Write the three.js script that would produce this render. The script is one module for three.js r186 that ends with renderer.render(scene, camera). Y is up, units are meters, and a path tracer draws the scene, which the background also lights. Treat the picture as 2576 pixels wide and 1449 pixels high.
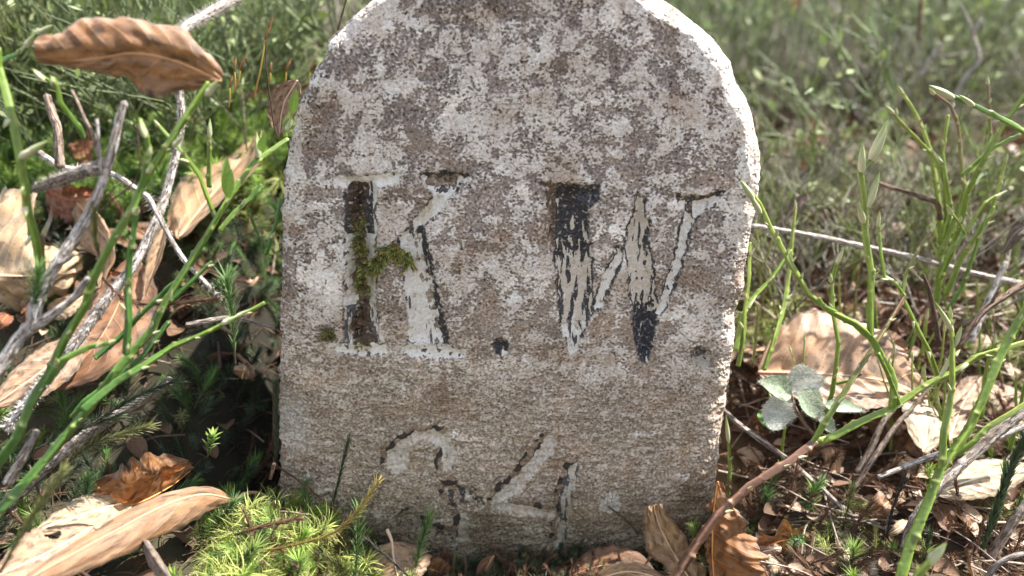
import * as THREE from 'three';
import { mergeGeometries } from 'three/addons/utils/BufferGeometryUtils.js';

// ---------------------------------------------------------------- camera, sky, sun, exposure
const W = 2576, H = 1449, FOV = 41.5;
const scene = new THREE.Scene();
const camera = new THREE.PerspectiveCamera(FOV, W / H, 0.01, 400);
camera.position.set(0, 0.2086, 0.306);
camera.lookAt(0, 0.115, 0);
camera.updateMatrixWorld(true);
camera.focus = 0.318;
camera.userData.fStop = 5.8;
scene.add(camera);

const renderer = new THREE.WebGLRenderer({ antialias: true });
renderer.toneMapping = THREE.LinearToneMapping;
renderer.toneMappingExposure = 3.25;
renderer.shadowMap.enabled = true;

{ // bright, slightly hazy spring sky with soft white cloud, seen only through its light
  const w = 256, h = 128, data = new Float32Array(w * h * 4);
  for (let j = 0; j < h; j++) {
    const up = Math.sin(((j + 0.5) / h - 0.5) * Math.PI);
    for (let i = 0; i < w; i++) {
      const a = (i / w) * Math.PI * 2;
      const cloud = 0.5 + 0.5 * Math.sin(a * 3 + 1.3 + 2 * Math.sin(up * 5 + a)) * Math.cos(a * 2 + up * 7);
      const t = Math.max(0, up), hz = Math.pow(1 - t, 3);
      const c = 0.75 + 0.35 * cloud;
      const k = (j * w + i) * 4, s = 0.48;
      data[k] = s * c * (0.78 + 0.2 * hz); data[k + 1] = s * c * (0.88 + 0.1 * hz); data[k + 2] = s * c * (1.05 - 0.05 * hz); data[k + 3] = 1;
    }
  }
  const sky = new THREE.DataTexture(data, w, h, THREE.RGBAFormat, THREE.FloatType);
  sky.mapping = THREE.EquirectangularReflectionMapping; sky.magFilter = THREE.LinearFilter; sky.needsUpdate = true;
  scene.background = sky; scene.environment = sky;
}
const sun = new THREE.DirectionalLight(new THREE.Color(1, 0.955, 0.88), 5.0);
{
  const el = 58 * Math.PI / 180, az = 9 * Math.PI / 180;
  sun.position.set(Math.cos(el) * Math.cos(az), Math.sin(el), -Math.cos(el) * Math.sin(az)).multiplyScalar(3);
  sun.castShadow = true; sun.shadow.mapSize.set(4096, 4096); sun.shadow.radius = 1.2;
  Object.assign(sun.shadow.camera, { left: -1.5, right: 1.5, top: 1.5, bottom: -1.5, near: 0.1, far: 8 });
  scene.add(sun, sun.target);
}

// ---------------------------------------------------------------- numbers, noise, places
const V = (x, y, z) => new THREE.Vector3(x, y, z);
function rng(seed) { let s = seed >>> 0; return () => { s = (s + 0x6d2b79f5) | 0; let t = Math.imul(s ^ (s >>> 15), 1 | s); t = (t + Math.imul(t ^ (t >>> 7), 61 | t)) ^ t; return ((t ^ (t >>> 14)) >>> 0) / 4294967296; }; }
const R0 = rng(77);
const clamp = (x, a = 0, b = 1) => Math.min(b, Math.max(a, x));
const mix = (a, b, t) => a + (b - a) * t;
const smooth = (a, b, x) => { const t = clamp((x - a) / (b - a)); return t * t * (3 - 2 * t); };
const PERM = new Uint8Array(512); { const p = [...Array(256).keys()], r = rng(5); for (let i = 255; i > 0; i--) { const j = Math.floor(r() * (i + 1)); [p[i], p[j]] = [p[j], p[i]]; } for (let i = 0; i < 512; i++) PERM[i] = p[i & 255]; }
const GX = new Float64Array(256), GY = new Float64Array(256); for (let i = 0; i < 256; i++) { GX[i] = Math.cos(i * 2.399963) * 1.45; GY[i] = Math.sin(i * 2.399963) * 1.45; }
function n2(x, y) { // gradient noise, about -1..1
  const xi = Math.floor(x), yi = Math.floor(y), fx = x - xi, fy = y - yi, X = xi & 255, Y = yi & 255;
  const a = PERM[PERM[X] + Y], b = PERM[PERM[X + 1] + Y], c = PERM[PERM[X] + Y + 1], d = PERM[PERM[X + 1] + Y + 1];
  const u = fx * fx * fx * (fx * (fx * 6 - 15) + 10), v = fy * fy * fy * (fy * (fy * 6 - 15) + 10);
  const p = GX[a] * fx + GY[a] * fy, q = GX[b] * (fx - 1) + GY[b] * fy, r = GX[c] * fx + GY[c] * (fy - 1), s = GX[d] * (fx - 1) + GY[d] * (fy - 1);
  const m = p + u * (q - p), n = r + u * (s - r);
  return m + v * (n - m);
}
function fbm(x, y, o = 4, g = 0.5) { let s = 0, a = 1, f = 1, t = 0; for (let i = 0; i < o; i++) { s += a * n2(x * f + i * 17.3, y * f - i * 9.7); t += a; a *= g; f *= 2.03; } return s / t; }
function cell(x, y) { // distance to the nearest scattered dot and its random number
  const xi = Math.floor(x), yi = Math.floor(y); let best = 9, id = 0;
  for (let j = -1; j <= 1; j++) for (let i = -1; i <= 1; i++) {
    const h = PERM[PERM[(xi + i) & 255] + ((yi + j) & 255)], h2 = PERM[h + 57];
    const dx = xi + i + h / 255 - x, dy = yi + j + h2 / 255 - y, d = dx * dx + dy * dy;
    if (d < best) { best = d; id = PERM[h2 + 131]; }
  }
  return [Math.sqrt(best), id / 255];
}
const lerpTable = (t, z) => { if (z >= t[0][0]) return t[0][1]; for (let i = 1; i < t.length; i++) if (z >= t[i][0]) { const [z0, a] = t[i - 1], [z1, b] = t[i]; const k = (z0 - z) / (z0 - z1); return a + (b - a) * (k * k * (3 - 2 * k) * 0.4 + k * 0.6); } return t[t.length - 1][1]; };
const PROF = {
  left: [[0.6, -0.02], [0.12, -0.005], [0.05, 0.010], [0, 0.016], [-0.03, 0.046], [-0.06, 0.074], [-0.1, 0.107], [-0.2, 0.156], [-0.35, 0.175], [-0.6, 0.185], [-1, 0.215], [-1.6, 0.29], [-2.2, 0.42], [-4, 0.95], [-10, 2.6], [-60, 14]],
  mid: [[0.6, -0.07], [0.1, -0.035], [0, -0.026], [-0.04, 0.0], [-0.1, 0.06], [-0.2, 0.115], [-0.35, 0.135], [-0.6, 0.15], [-1, 0.185], [-1.6, 0.27], [-2.2, 0.4], [-4, 0.95], [-10, 2.6], [-60, 14]],
  right: [[0.6, -0.05], [0.1, -0.02], [0.03, -0.006], [0, 0.006], [-0.06, 0.030], [-0.12, 0.064], [-0.22, 0.078], [-0.4, 0.09], [-0.75, 0.115], [-1.6, 0.24], [-2.2, 0.37], [-4, 0.92], [-10, 2.6], [-60, 14]],
};
function groundBase(x, z) {
  const wl = smooth(-0.055, -0.105, x), wr = smooth(0.075, 0.125, x);
  let h = lerpTable(PROF.mid, z) * (1 - wl - wr) + lerpTable(PROF.left, z) * wl + lerpTable(PROF.right, z) * wr;
  h -= 0.062 * smooth(-0.155, -0.118, x) * smooth(-0.07, -0.09, x) * smooth(-0.2, -0.12, z) * smooth(0.022, -0.008, z); // the hollow beside the stone
  return h;
}
function ground(x, z) {
  const far = smooth(0.3, 3, Math.hypot(x, z));
  return groundBase(x, z) + (0.0045 * fbm(x * 28, z * 28, 3) + 0.0016 * n2(x * 190, z * 190)) * (1 - far) + far * (0.05 * fbm(x * 1.3, z * 1.3, 3) + 0.25 * fbm(x * 0.2, z * 0.2, 2) * smooth(4, 20, Math.hypot(x, z)));
}
// a direction of sight in pixels of a 2576 x 1449 picture, and where it meets an upright plane or the ground: used once, to read places off the photograph
const AX = new THREE.Vector3(), AY = new THREE.Vector3(), AZ = new THREE.Vector3(); camera.matrixWorld.extractBasis(AX, AY, AZ);
const TY = Math.tan(FOV * Math.PI / 360), TX = TY * W / H;
const sight = (px, py) => V(0, 0, 0).addScaledVector(AX, (px / W * 2 - 1) * TX).addScaledVector(AY, (1 - py / H * 2) * TY).addScaledVector(AZ, -1);
function P(px, py, z) { const d = sight(px, py), t = (z - camera.position.z) / d.z; return camera.position.clone().addScaledVector(d, t); }
function G(px, py, lift = 0) {
  const d = sight(px, py); let t = 0.12;
  for (let i = 0; i < 4000; i++) { const y = camera.position.y + d.y * t, x = d.x * t, z = camera.position.z + d.z * t; if (y <= groundBase(x, z) + lift) break; t += 0.0008 + t * 0.001; }
  return camera.position.clone().addScaledVector(d, t);
}
const onGround = (x, z, lift = 0) => V(x, ground(x, z) + lift, z);

// ---------------------------------------------------------------- making and naming things
const taken = {};
function numbered(name) { const k = taken[name] = (taken[name] ?? -1) + 1; return k ? `${name}_${String(k).padStart(3, '0')}` : name; }
function tag(o, label, category, group) { o.userData.label = label; o.userData.category = category; if (group) o.userData.group = group; return o; }
function thing(name, pos, label, category, group) { const o = new THREE.Group(); o.name = numbered(name); o.position.copy(pos); tag(o, label, category, group); scene.add(o); return o; }
function mesh(name, geo, mat, parent) { const m = new THREE.Mesh(geo, mat); m.name = parent === scene ? numbered(name) : name; m.castShadow = m.receiveShadow = true; parent.add(m); return m; }
class MB {
  constructor(o) { this.o = o ?? V(0, 0, 0); this.p = []; this.c = []; this.u = []; this.i = []; }
  get n() { return this.p.length / 3; }
  v(p, c, u = 0, w = 0) { this.p.push(p.x - this.o.x, p.y - this.o.y, p.z - this.o.z); this.c.push(c[0], c[1], c[2]); this.u.push(u, w); return this.p.length / 3 - 1; }
  t(a, b, c) { this.i.push(a, b, c); }
  q(a, b, c, d) { this.i.push(a, b, c, a, c, d); }
  geo() {
    const g = new THREE.BufferGeometry();
    g.setAttribute('position', new THREE.BufferAttribute(new Float32Array(this.p), 3));
    g.setAttribute('color', new THREE.BufferAttribute(new Float32Array(this.c), 3));
    g.setAttribute('uv', new THREE.BufferAttribute(new Float32Array(this.u), 2));
    g.setIndex(this.i); g.computeVertexNormals(); return g;
  }
  build(name, mat, parent) { return mesh(name, this.geo(), mat, parent); }
  // a round or ridged rod along points; rad and col are functions of (t, angle, metres along)
  tube(pts, rad, col, { sides = 8, seg = 0, round = true, tension = 0.5, step = 0.0025 } = {}) {
    const curve = pts.isCurve || pts.getPointAt ? pts : pts.length > 2 ? new THREE.CatmullRomCurve3(pts, false, 'catmullrom', tension) : new THREE.LineCurve3(pts[0], pts[1]);
    const len = curve.getLength(), n = seg || Math.max(4, Math.round(len / step));
    const cs = []; for (let i = 0; i <= n; i++) cs.push(curve.getPointAt(Math.min(1, i / n)));
    let T = V(0, 0, 0).subVectors(cs[1], cs[0]).normalize(), N = Math.abs(T.y) < 0.9 ? V(0, 1, 0) : V(1, 0, 0); N.addScaledVector(T, -N.dot(T)).normalize();
    const start = this.n;
    for (let i = 0; i <= n; i++) {
      const T2 = V(0, 0, 0).subVectors(cs[Math.min(n, i + 1)], cs[Math.max(0, i - 1)]).normalize();
      N.addScaledVector(T2, -N.dot(T2)).normalize(); const B = V(0, 0, 0).crossVectors(T2, N);
      const t = i / n;
      for (let k = 0; k < sides; k++) {
        const a = k / sides * Math.PI * 2, r = rad(t, a, len * t);
        this.v(cs[i].clone().addScaledVector(N, Math.cos(a) * r).addScaledVector(B, Math.sin(a) * r), col(t, a, len * t), len * t / 0.05, Math.abs(2 * k / sides - 1));
      }
    }
    for (let i = 0; i < n; i++) for (let k = 0; k < sides; k++) { const a = start + i * sides + k, b = start + i * sides + (k + 1) % sides; this.q(a, b, b + sides, a + sides); }
    if (round) for (const e of [0, n]) { const T3 = V(0, 0, 0).subVectors(cs[e ? n : 0], cs[e ? n - 1 : 1]).normalize(); const c = this.v(cs[e].clone().addScaledVector(T3, rad(e ? 1 : 0, 0, len) * 0.6), col(e ? 1 : 0, 0, len), 0, 0), b = start + e * sides; for (let k = 0; k < sides; k++) e ? this.t(b + k, b + (k + 1) % sides, c) : this.t(b + (k + 1) % sides, b + k, c); }
    return { curve, len };
  }
  // a thin pointed blade from a to the end of a bent path: dir at the root, bending towards bend
  blade(a, dir, bend, len, wid, c0, c1, side, seg = 3) {
    const d = dir.clone().normalize(), p = a.clone(); let l0 = -1, r0 = -1;
    for (let i = 0; i <= seg; i++) {
      const t = i / seg, w = wid * (i === seg ? 0 : (i === 0 ? 0.75 : 1 - 0.75 * t * t)), c = [mix(c0[0], c1[0], t), mix(c0[1], c1[1], t), mix(c0[2], c1[2], t)];
      if (i === seg) { const e = this.v(p, c); this.t(l0, r0, e); break; }
      const l = this.v(p.clone().addScaledVector(side, -w), c), r = this.v(p.clone().addScaledVector(side, w), c);
      if (i) this.q(l0, r0, r, l); l0 = l; r0 = r;
      p.addScaledVector(d, len / seg); d.addScaledVector(bend, 1 / seg).normalize();
    }
  }
}
// ---------------------------------------------------------------- the ground sheet
const groundMat = new THREE.MeshStandardMaterial({ vertexColors: true, roughness: 1 });
{
  const nx = 330, nz = 380, pos = [], col = [], idx = [];
  for (let j = 0; j <= nz; j++) for (let i = 0; i <= nx; i++) {
    const s = i / nx * 2 - 1, t = j / nz * 2 - 1;
    const x = 0.42 * s + Math.sign(s) * 90 * Math.pow(Math.abs(s), 9), z = -0.12 + 0.42 * t + (t < 0 ? -95 * Math.pow(-t, 9) : 6 * Math.pow(t, 9));
    const y = ground(x, z); pos.push(x, y, z);
    const m = 0.5 + 0.5 * fbm(x * 45, z * 45, 3), b = 0.5 + 0.5 * n2(x * 300, z * 300);
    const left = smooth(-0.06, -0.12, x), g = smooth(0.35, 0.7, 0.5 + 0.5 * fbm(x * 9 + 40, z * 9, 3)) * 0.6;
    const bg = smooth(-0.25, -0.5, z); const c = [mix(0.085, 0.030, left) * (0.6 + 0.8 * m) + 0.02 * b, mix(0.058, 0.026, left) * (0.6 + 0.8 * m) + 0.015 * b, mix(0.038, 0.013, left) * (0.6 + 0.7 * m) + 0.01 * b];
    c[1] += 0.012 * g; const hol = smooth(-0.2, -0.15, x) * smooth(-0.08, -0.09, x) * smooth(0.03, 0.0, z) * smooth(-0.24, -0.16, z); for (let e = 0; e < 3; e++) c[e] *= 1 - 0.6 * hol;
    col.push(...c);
  }
  for (let j = 0; j < nz; j++) for (let i = 0; i < nx; i++) { const a = j * (nx + 1) + i; idx.push(a, a + nx + 1, a + 1, a + 1, a + nx + 1, a + nx + 2); }
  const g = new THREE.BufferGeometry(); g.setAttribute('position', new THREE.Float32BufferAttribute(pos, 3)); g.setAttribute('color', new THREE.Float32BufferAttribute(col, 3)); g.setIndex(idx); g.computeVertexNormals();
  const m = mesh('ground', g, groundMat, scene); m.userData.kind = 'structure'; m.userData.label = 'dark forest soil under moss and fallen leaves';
}

// ---------------------------------------------------------------- the marker stone
const px2 = (a) => a.map(([x, y]) => { const p = P(x, y, 0); return [p.x, p.y]; });
const OUT_L = px2([[690, 1720], [695, 1449], [697, 1150], [697, 950], [700, 700], [702, 550], [711, 430], [729, 330], [750, 250], [788, 165], [828, 100], [880, 45], [930, 0], [1000, -50], [1100, -98], [1200, -122], [1310, -128]]);
const OUT_R = px2([[1760, 1720], [1787, 1449], [1800, 1290], [1812, 1190], [1825, 1090], [1838, 1000], [1846, 920], [1856, 860], [1858, 790], [1882, 730], [1890, 650], [1902, 570], [1915, 510], [1922, 430], [1916, 350], [1906, 300], [1891, 250], [1861, 205], [1845, 155], [1800, 95], [1750, 48], [1680, 0], [1610, -52], [1520, -92], [1420, -120], [1310, -128]]);
const Y0 = -0.075, YT = OUT_L[OUT_L.length - 1][1];
function edgeX(o, y) { for (let i = 1; i < o.length; i++) if (y <= o[i][1]) { const [x0, y0] = o[i - 1], [x1, y1] = o[i]; return x0 + (x1 - x0) * (y - y0) / (y1 - y0); } return o[o.length - 1][0]; }
function segDist(x, y, a, b) { const dx = b[0] - a[0], dy = b[1] - a[1], t = clamp(((x - a[0]) * dx + (y - a[1]) * dy) / (dx * dx + dy * dy)); return Math.hypot(x - a[0] - t * dx, y - a[1] - t * dy); }
function outlineDist(x, y) { let d = 1; for (const o of [OUT_L, OUT_R]) for (let i = 1; i < o.length; i++) d = Math.min(d, segDist(x, y, o[i - 1], o[i])); return d; }
// carved strokes: outline, greatest depth, steepness of the walls, kind of paint left in them
const GLYPHS = [
  { id: 1, k: 'stem', d: 0.0042, s: 0.9, p: [[866, 446], [948, 446], [946, 600], [950, 868], [862, 868], [868, 640]] },
  { id: 1, k: 'serif', d: 0.0016, s: 0.5, p: [[836, 438], [900, 444], [1008, 432], [1006, 464], [948, 472], [866, 474], [840, 466]] },
  { id: 1, k: 'foot', d: 0.0012, s: 0.5, p: [[845, 868], [972, 864], [974, 890], [900, 898], [842, 890]] },
  { id: 1, k: 'armtop', d: 0.0038, s: 0.9, p: [[1052, 436], [1176, 432], [1180, 458], [1128, 496], [1098, 496], [1066, 470]] },
  { id: 1, k: 'arm', d: 0.0028, s: 0.8, p: [[1098, 484], [1132, 484], [1112, 530], [1062, 572], [1030, 600], [985, 650], [946, 676], [944, 650], [985, 612], [1020, 580], [1060, 530]] },
  { id: 1, k: 'leg', d: 0.0036, s: 0.8, p: [[1022, 580], [1066, 566], [1092, 690], [1116, 790], [1130, 866], [1030, 868], [1018, 720], [1008, 620]] },
  { id: 1, k: 'foot', d: 0.0014, s: 0.5, p: [[1005, 870], [1080, 862], [1130, 872], [1176, 878], [1172, 902], [1090, 906], [1010, 896]] },
  { id: 2, k: 'dot', d: 0.0026, s: 0.6, p: [[1240, 862], [1262, 848], [1282, 866], [1280, 892], [1262, 900], [1244, 884]] },
  { id: 3, k: 'wone', d: 0.0044, s: 0.9, p: [[1350, 458], [1430, 466], [1514, 468], [1508, 502], [1484, 520], [1482, 580], [1490, 640], [1494, 790], [1466, 836], [1452, 890], [1432, 892], [1410, 812], [1392, 640], [1374, 476]] },
  { id: 3, k: 'thin', d: 0.0022, s: 0.8, p: [[1552, 616], [1572, 630], [1548, 700], [1516, 776], [1490, 792], [1492, 756]] },
  { id: 3, k: 'wtwo', d: 0.0042, s: 0.9, p: [[1604, 484], [1622, 500], [1634, 560], [1646, 670], [1658, 800], [1634, 908], [1616, 918], [1602, 890], [1590, 780], [1574, 660], [1568, 600]] },
  { id: 3, k: 'thin', d: 0.0026, s: 0.8, p: [[1722, 520], [1752, 548], [1716, 680], [1668, 800], [1644, 796], [1650, 768], [1690, 660]] },
  { id: 3, k: 'wtop', d: 0.0034, s: 0.8, p: [[1696, 492], [1760, 494], [1828, 482], [1800, 514], [1752, 552], [1722, 540]] },
  { id: 4, k: 'dotpale', d: 0.0014, s: 0.4, p: [[1736, 878], [1762, 868], [1794, 888], [1788, 922], [1760, 930], [1736, 906]] },
  { id: 5, k: 'num', d: 0.0016, s: 0.4, p: [[970, 1134], [1002, 1112], [1040, 1086], [1090, 1080], [1130, 1092], [1150, 1140], [1140, 1188], [1112, 1182], [1106, 1130], [1070, 1108], [1034, 1122], [1026, 1180], [990, 1194], [972, 1170]] },
  { id: 5, k: 'numstain', d: 0.0010, s: 0.3, p: [[1112, 1222], [1150, 1216], [1210, 1250], [1220, 1276], [1180, 1284], [1184, 1350], [1186, 1366], [1150, 1372], [1150, 1290], [1122, 1252]] },
  { id: 5, k: 'numfaint', d: 0.0010, s: 0.3, p: [[1006, 1304], [1034, 1288], [1060, 1308], [1110, 1336], [1150, 1340], [1146, 1366], [1080, 1362], [1030, 1338], [1012, 1326]] },
  { id: 6, k: 'num', d: 0.0018, s: 0.4, p: [[1382, 1088], [1404, 1108], [1396, 1140], [1310, 1236], [1276, 1270], [1236, 1268], [1246, 1244], [1310, 1180]] },
  { id: 6, k: 'num', d: 0.0016, s: 0.4, p: [[1232, 1264], [1290, 1266], [1350, 1278], [1398, 1286], [1396, 1304], [1330, 1300], [1240, 1288]] },
  { id: 6, k: 'numdark', d: 0.0022, s: 0.5, p: [[1432, 1170], [1452, 1156], [1458, 1190], [1440, 1260], [1434, 1300], [1426, 1372], [1396, 1372], [1398, 1310], [1408, 1260], [1414, 1210]] },
  { id: 6, k: 'foot', d: 0.0010, s: 0.4, p: [[1366, 1372], [1400, 1364], [1438, 1376], [1442, 1402], [1410, 1410], [1380, 1392]] },
].map((g) => { const p = px2(g.p), xs = p.map((q) => q[0]), ys = p.map((q) => q[1]); return { ...g, p, x0: Math.min(...xs) - 0.003, x1: Math.max(...xs) + 0.003, y0: Math.min(...ys) - 0.003, y1: Math.max(...ys) + 0.003 }; });
function polyDist(p, x, y) { // inside positive
  let d = 1, odd = false;
  for (let i = 0, j = p.length - 1; i < p.length; j = i++) { d = Math.min(d, segDist(x, y, p[j], p[i])); if ((p[i][1] > y) !== (p[j][1] > y) && x < (p[j][0] - p[i][0]) * (y - p[i][1]) / (p[j][1] - p[i][1]) + p[i][0]) odd = !odd; }
  return odd ? d : -d;
}
function carve(x, y) { // [depth, glyph, distance inside]
  let z = 0, best = null, bd = -0.003;
  const wx = x + 0.0006 * n2(x * 520, y * 520) + 0.001 * n2(x * 170 + 9, y * 170), wy = y + 0.0006 * n2(x * 520 + 50, y * 520) + 0.001 * n2(x * 170, y * 170 + 9);
  for (const g of GLYPHS) {
    if (x < g.x0 || x > g.x1 || y < g.y0 || y > g.y1) continue;
    const d = polyDist(g.p, wx, wy);
    if (d > bd) { bd = d; best = g; }
    if (d > -0.0008) z = Math.max(z, Math.min(g.d, Math.max(0, d + 0.0008) * g.s));
  }
  return [z, best, bd];
}
// what is left of the old white paint (1) and where bare stone shows (0)
function paintAt(x, y) {
  const low = smooth(0.12, 0.05, y + 0.02 * n2(x * 20, y * 20));
  const wx = x + 0.0022 * n2(x * 110, y * 110) + 0.0008 * n2(x * 330, y * 330), wy = y + 0.0022 * n2(x * 110 + 31, y * 110) + 0.0008 * n2(x * 330 + 7, y * 330);
  const a = fbm(wx * 46 + 3, wy * 46, 3), b = fbm(wx * 190, wy * 190, 3), c = n2(x * 750, y * 900), e = fbm(x * 210, y * 420, 3);
  const hi = 0.95 * a + 0.85 * b + 0.45 * c + 0.4 * fbm(wx * 90 + 20, wy * 90, 2) + 0.05, lo = 0.4 * a + 0.5 * b + 0.85 * e + 0.55 * c - 0.03;
  const d = y < 0.14 ? 1 : outlineDist(x, y);
  return mix(hi, lo, low) + 0.55 * smooth(0.012, 0.004, d) * (x > 0 ? 1 : 0.45);
}
const TW = 2048, TH = 2048, UX0 = -0.2, UX1 = 0.2, VY0 = -0.08, VY1 = 0.28;
const stoneMat = (() => {
  const col = new Uint8Array(TW * TH * 4), bmp = new Uint8Array(TW * TH * 4), o = [0, 0, 0];
  const set = (r, g, b, k) => { o[0] = mix(o[0], r, k); o[1] = mix(o[1], g, k); o[2] = mix(o[2], b, k); };
  for (let j = 0; j < TH; j++) for (let i = 0; i < TW; i++) {
    const x = UX0 + (i + 0.5) / TW * (UX1 - UX0), y = VY0 + (j + 0.5) / TH * (VY1 - VY0), k = (j * TW + i) * 4;
    const p = paintAt(x, y), top = smooth(0.10, 0.19, y), g1 = n2(x * 1500, y * 1500), g2 = n2(x * 800 + 5, y * 900), g3 = fbm(x * 60 + 90, y * 90, 3), g4 = fbm(x * 22, y * 30 + 8, 2);
    let h = 120;
    const lowk = smooth(0.125, 0.045, y + 0.02 * n2(x * 20, y * 20)), g5 = n2(x * 1700, y * 1700), g6 = n2(x * 980 + 33, y * 1050), grain = (0.35 * g5 + 0.7 * g6 + 0.5 * n2(x * 560 + 7, y * 620)) * mix(0.85, 0.72, lowk);
    // bare stone: grey brown, rusty in places, grainy
    o[0] = mix(mix(137, 127, top), 147, lowk); o[1] = mix(mix(124, 117, top), 133, lowk); o[2] = mix(mix(115, 113, top), 118, lowk);
    const m = 1 + 0.55 * grain + 0.2 * g3; o[0] *= m; o[1] *= m; o[2] *= m;
    set(146, 112, 86, clamp(0.7 * g3 + 0.35 * g4) * 0.55); set(98, 88, 80, clamp(0.8 * n2(x * 34 + 70, y * 44)) * 0.4);
    if (grain > 0.42) set(186, 172, 158, clamp((grain - 0.42) * 3.2) * 0.8);
    if (grain < -0.42) { set(50, 40, 34, clamp((-0.42 - grain) * 4) * 0.9); h -= 22; }
    h += 26 * grain;
    // paint in thin flakes: crisp where it lifts, rubbed through elsewhere
    const rub = p + 0.42 * grain + 0.03, f = clamp(smooth(-0.02, 0.02, p + 0.06 * grain) * mix(0.6, 0.3, lowk) + smooth(-0.4, 0.4, rub) * mix(0.46, 0.6, lowk) - 0.04);
    if (f > 0) {
      const dirt = clamp(0.5 + 0.95 * fbm(x * 75 + 11, y * 75, 3)), fade = mix(1, 0.8, lowk);
      let r = mix(208, 184, dirt), g = mix(203, 173, dirt), b = mix(199, 166, dirt);
      r = mix(r, 192, lowk * 0.6); g = mix(g, 178, lowk * 0.6); b = mix(b, 160, lowk * 0.6);
      const s = 1 + 0.22 * grain; r *= s; g *= s; b *= s;
      const pore = 0.6 * n2(x * 760 + 2 * g3, y * 800) + 0.4 * g5 + 0.25 * fbm(x * 55 + 7, y * 55, 2);
      if (pore > 0.34) { const q = clamp((pore - 0.34) * 5) * 0.8; r = mix(r, 78, q); g = mix(g, 65, q); b = mix(b, 56, q); h -= 22 * q; }
      const crack = Math.abs(n2(x * 260 + 3 * n2(x * 90, y * 90), y * 260)) < 0.03 && n2(x * 70, y * 70 + 40) > 0.05;
      if (crack) { r *= 0.6; g *= 0.55; b *= 0.5; h -= 20; }
      set(r, g, b, f * fade); h += 50 * f;
    }
    if (p < 0.0 && p > -0.045 && n2(x * 400, y * 400) > -0.1) set(60, 50, 44, mix(0.5, 0.35, lowk)); // dirt along the flake edges
    // scaly relief low on the face
    const scale2 = n2(x * 300 + 2 * n2(x * 140, y * 140), y * 520); if (lowk > 0 && Math.abs(scale2) < 0.06) { set(84, 66, 54, lowk * 0.55); h -= 18 * lowk; }
    { const stn = fbm(x * 30 + 300, y * 55, 4), drip = fbm(x * 120 + 70, y * 16, 3); set(o[0] * 0.80, o[1] * 0.73, o[2] * 0.66, clamp(smooth(0.05, 0.4, stn) * 0.5 + smooth(0.15, 0.5, drip) * 0.35)); set(Math.min(255, o[0] * 1.12), Math.min(255, o[1] * 1.12), Math.min(255, o[2] * 1.12), smooth(0.1, 0.45, -stn)); }
    // small very white scale here and there
    const w = fbm(x * 95 + 200, y * 95, 3); if (w > 0.36 && p > 0.05) set(222, 221, 221, smooth(0.36, 0.44, w) * (0.55 + 0.3 * g2));
    // the sun-side edge keeps the most paint
    // carved strokes and the paint left in them
    const [cz, gl, gd] = carve(x, y);
    if (gl) {
      const v = 1 - (y - gl.y0) / (gl.y1 - gl.y0), u = (x - gl.x0) / (gl.x1 - gl.x0), rough = fbm(x * 330, y * 240, 3), long = fbm(x * 420, y * 70, 3);
      const inn = smooth(-0.0003, 0.0006, gd), bare = [o[0], o[1], o[2]], wear = fbm(x * 520 + 9, y * 420, 3) + 0.45 * grain;
      const white = (q) => { const s = 1 + 0.06 * g1; set(208 * s - 14 * grain, 204 * s - 16 * grain, 198 * s - 18 * grain, q); }, black = (q) => set(44 + 30 * grain, 43 + 28 * grain, 46 + 26 * grain, q * 0.94), brown = (q) => set(78 + 50 * grain, 62 + 40 * grain, 46 + 30 * grain, q * 0.9), tan = (q) => { const s = 1 + 0.08 * g1; set(190 * s, 180 * s, 168 * s, q); };
      const lineBlack = Math.abs(gd) < 0.0005 && rough > 0.12; // dark line along the arris
      if (gl.k === 'stem') {
        const mid = 0.5 + 0.10 * n2(y * 130, 5) - 0.05 * (v - 0.5), c = Math.abs(u - mid) * 2 + 0.22 * rough;
        if (rough < 0.34) white(inn * 0.85); else tan(inn);
        if (v < 0.34 && u > 0.2 && u < 0.78 && long > -0.25) black(inn * 0.92);
        if (v > 0.74 && long > -0.05) black(inn * 0.75);
        if (c < 0.22 + 0.10 * smooth(0.4, 0.05, v) + 0.2 * smooth(0.75, 0.95, v)) brown(inn * 0.92);
      } else if (gl.k === 'serif') { if (v < 0.32 + 0.2 * rough) black(inn * (rough > 0.05 ? 0.9 : 0.2)); else white(inn * 0.95); }
      else if (gl.k === 'foot') { if (rough > 0.32 || (gd < 0.0006 && long > 0.1)) black(inn * 0.75); else white(inn * 0.95); }
      else if (gl.k === 'armtop') { const q = v < 0.3 + 0.15 * rough; if (q) black(inn * 0.92); else if (u + 0.3 * rough > 0.26 && u + 0.3 * rough < 0.7 && v + 0.25 * rough < 0.6) brown(inn * 0.6); else if (rough < 0.2) white(inn); else black(inn * 0.8); }
      else if (gl.k === 'arm') { if (u > 0.72 || (u < 0.6 && rough < 0.1 && long < 0.15)) white(inn * 0.95); else if (long > 0.22) black(inn * 0.9); else tan(inn * 0.9); }
      else if (gl.k === 'leg') { const r2 = u - (0.22 + 0.42 * v) + 0.12 * rough; if (r2 > 0.16 && (long > -0.12 || v > 0.7)) black(inn * 0.95); else if (r2 > 0.04 && rough > 0.0) brown(inn * 0.5); else white(inn * 0.93); if (long > 0.38) black(inn * 0.8); }
      else if (gl.k === 'dot') { if (u + v < 1.3 + 0.4 * rough) black(inn * 0.95); else white(inn * 0.95); }
      else if (gl.k === 'wone') {
        const q = v + 0.14 * rough;
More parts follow.
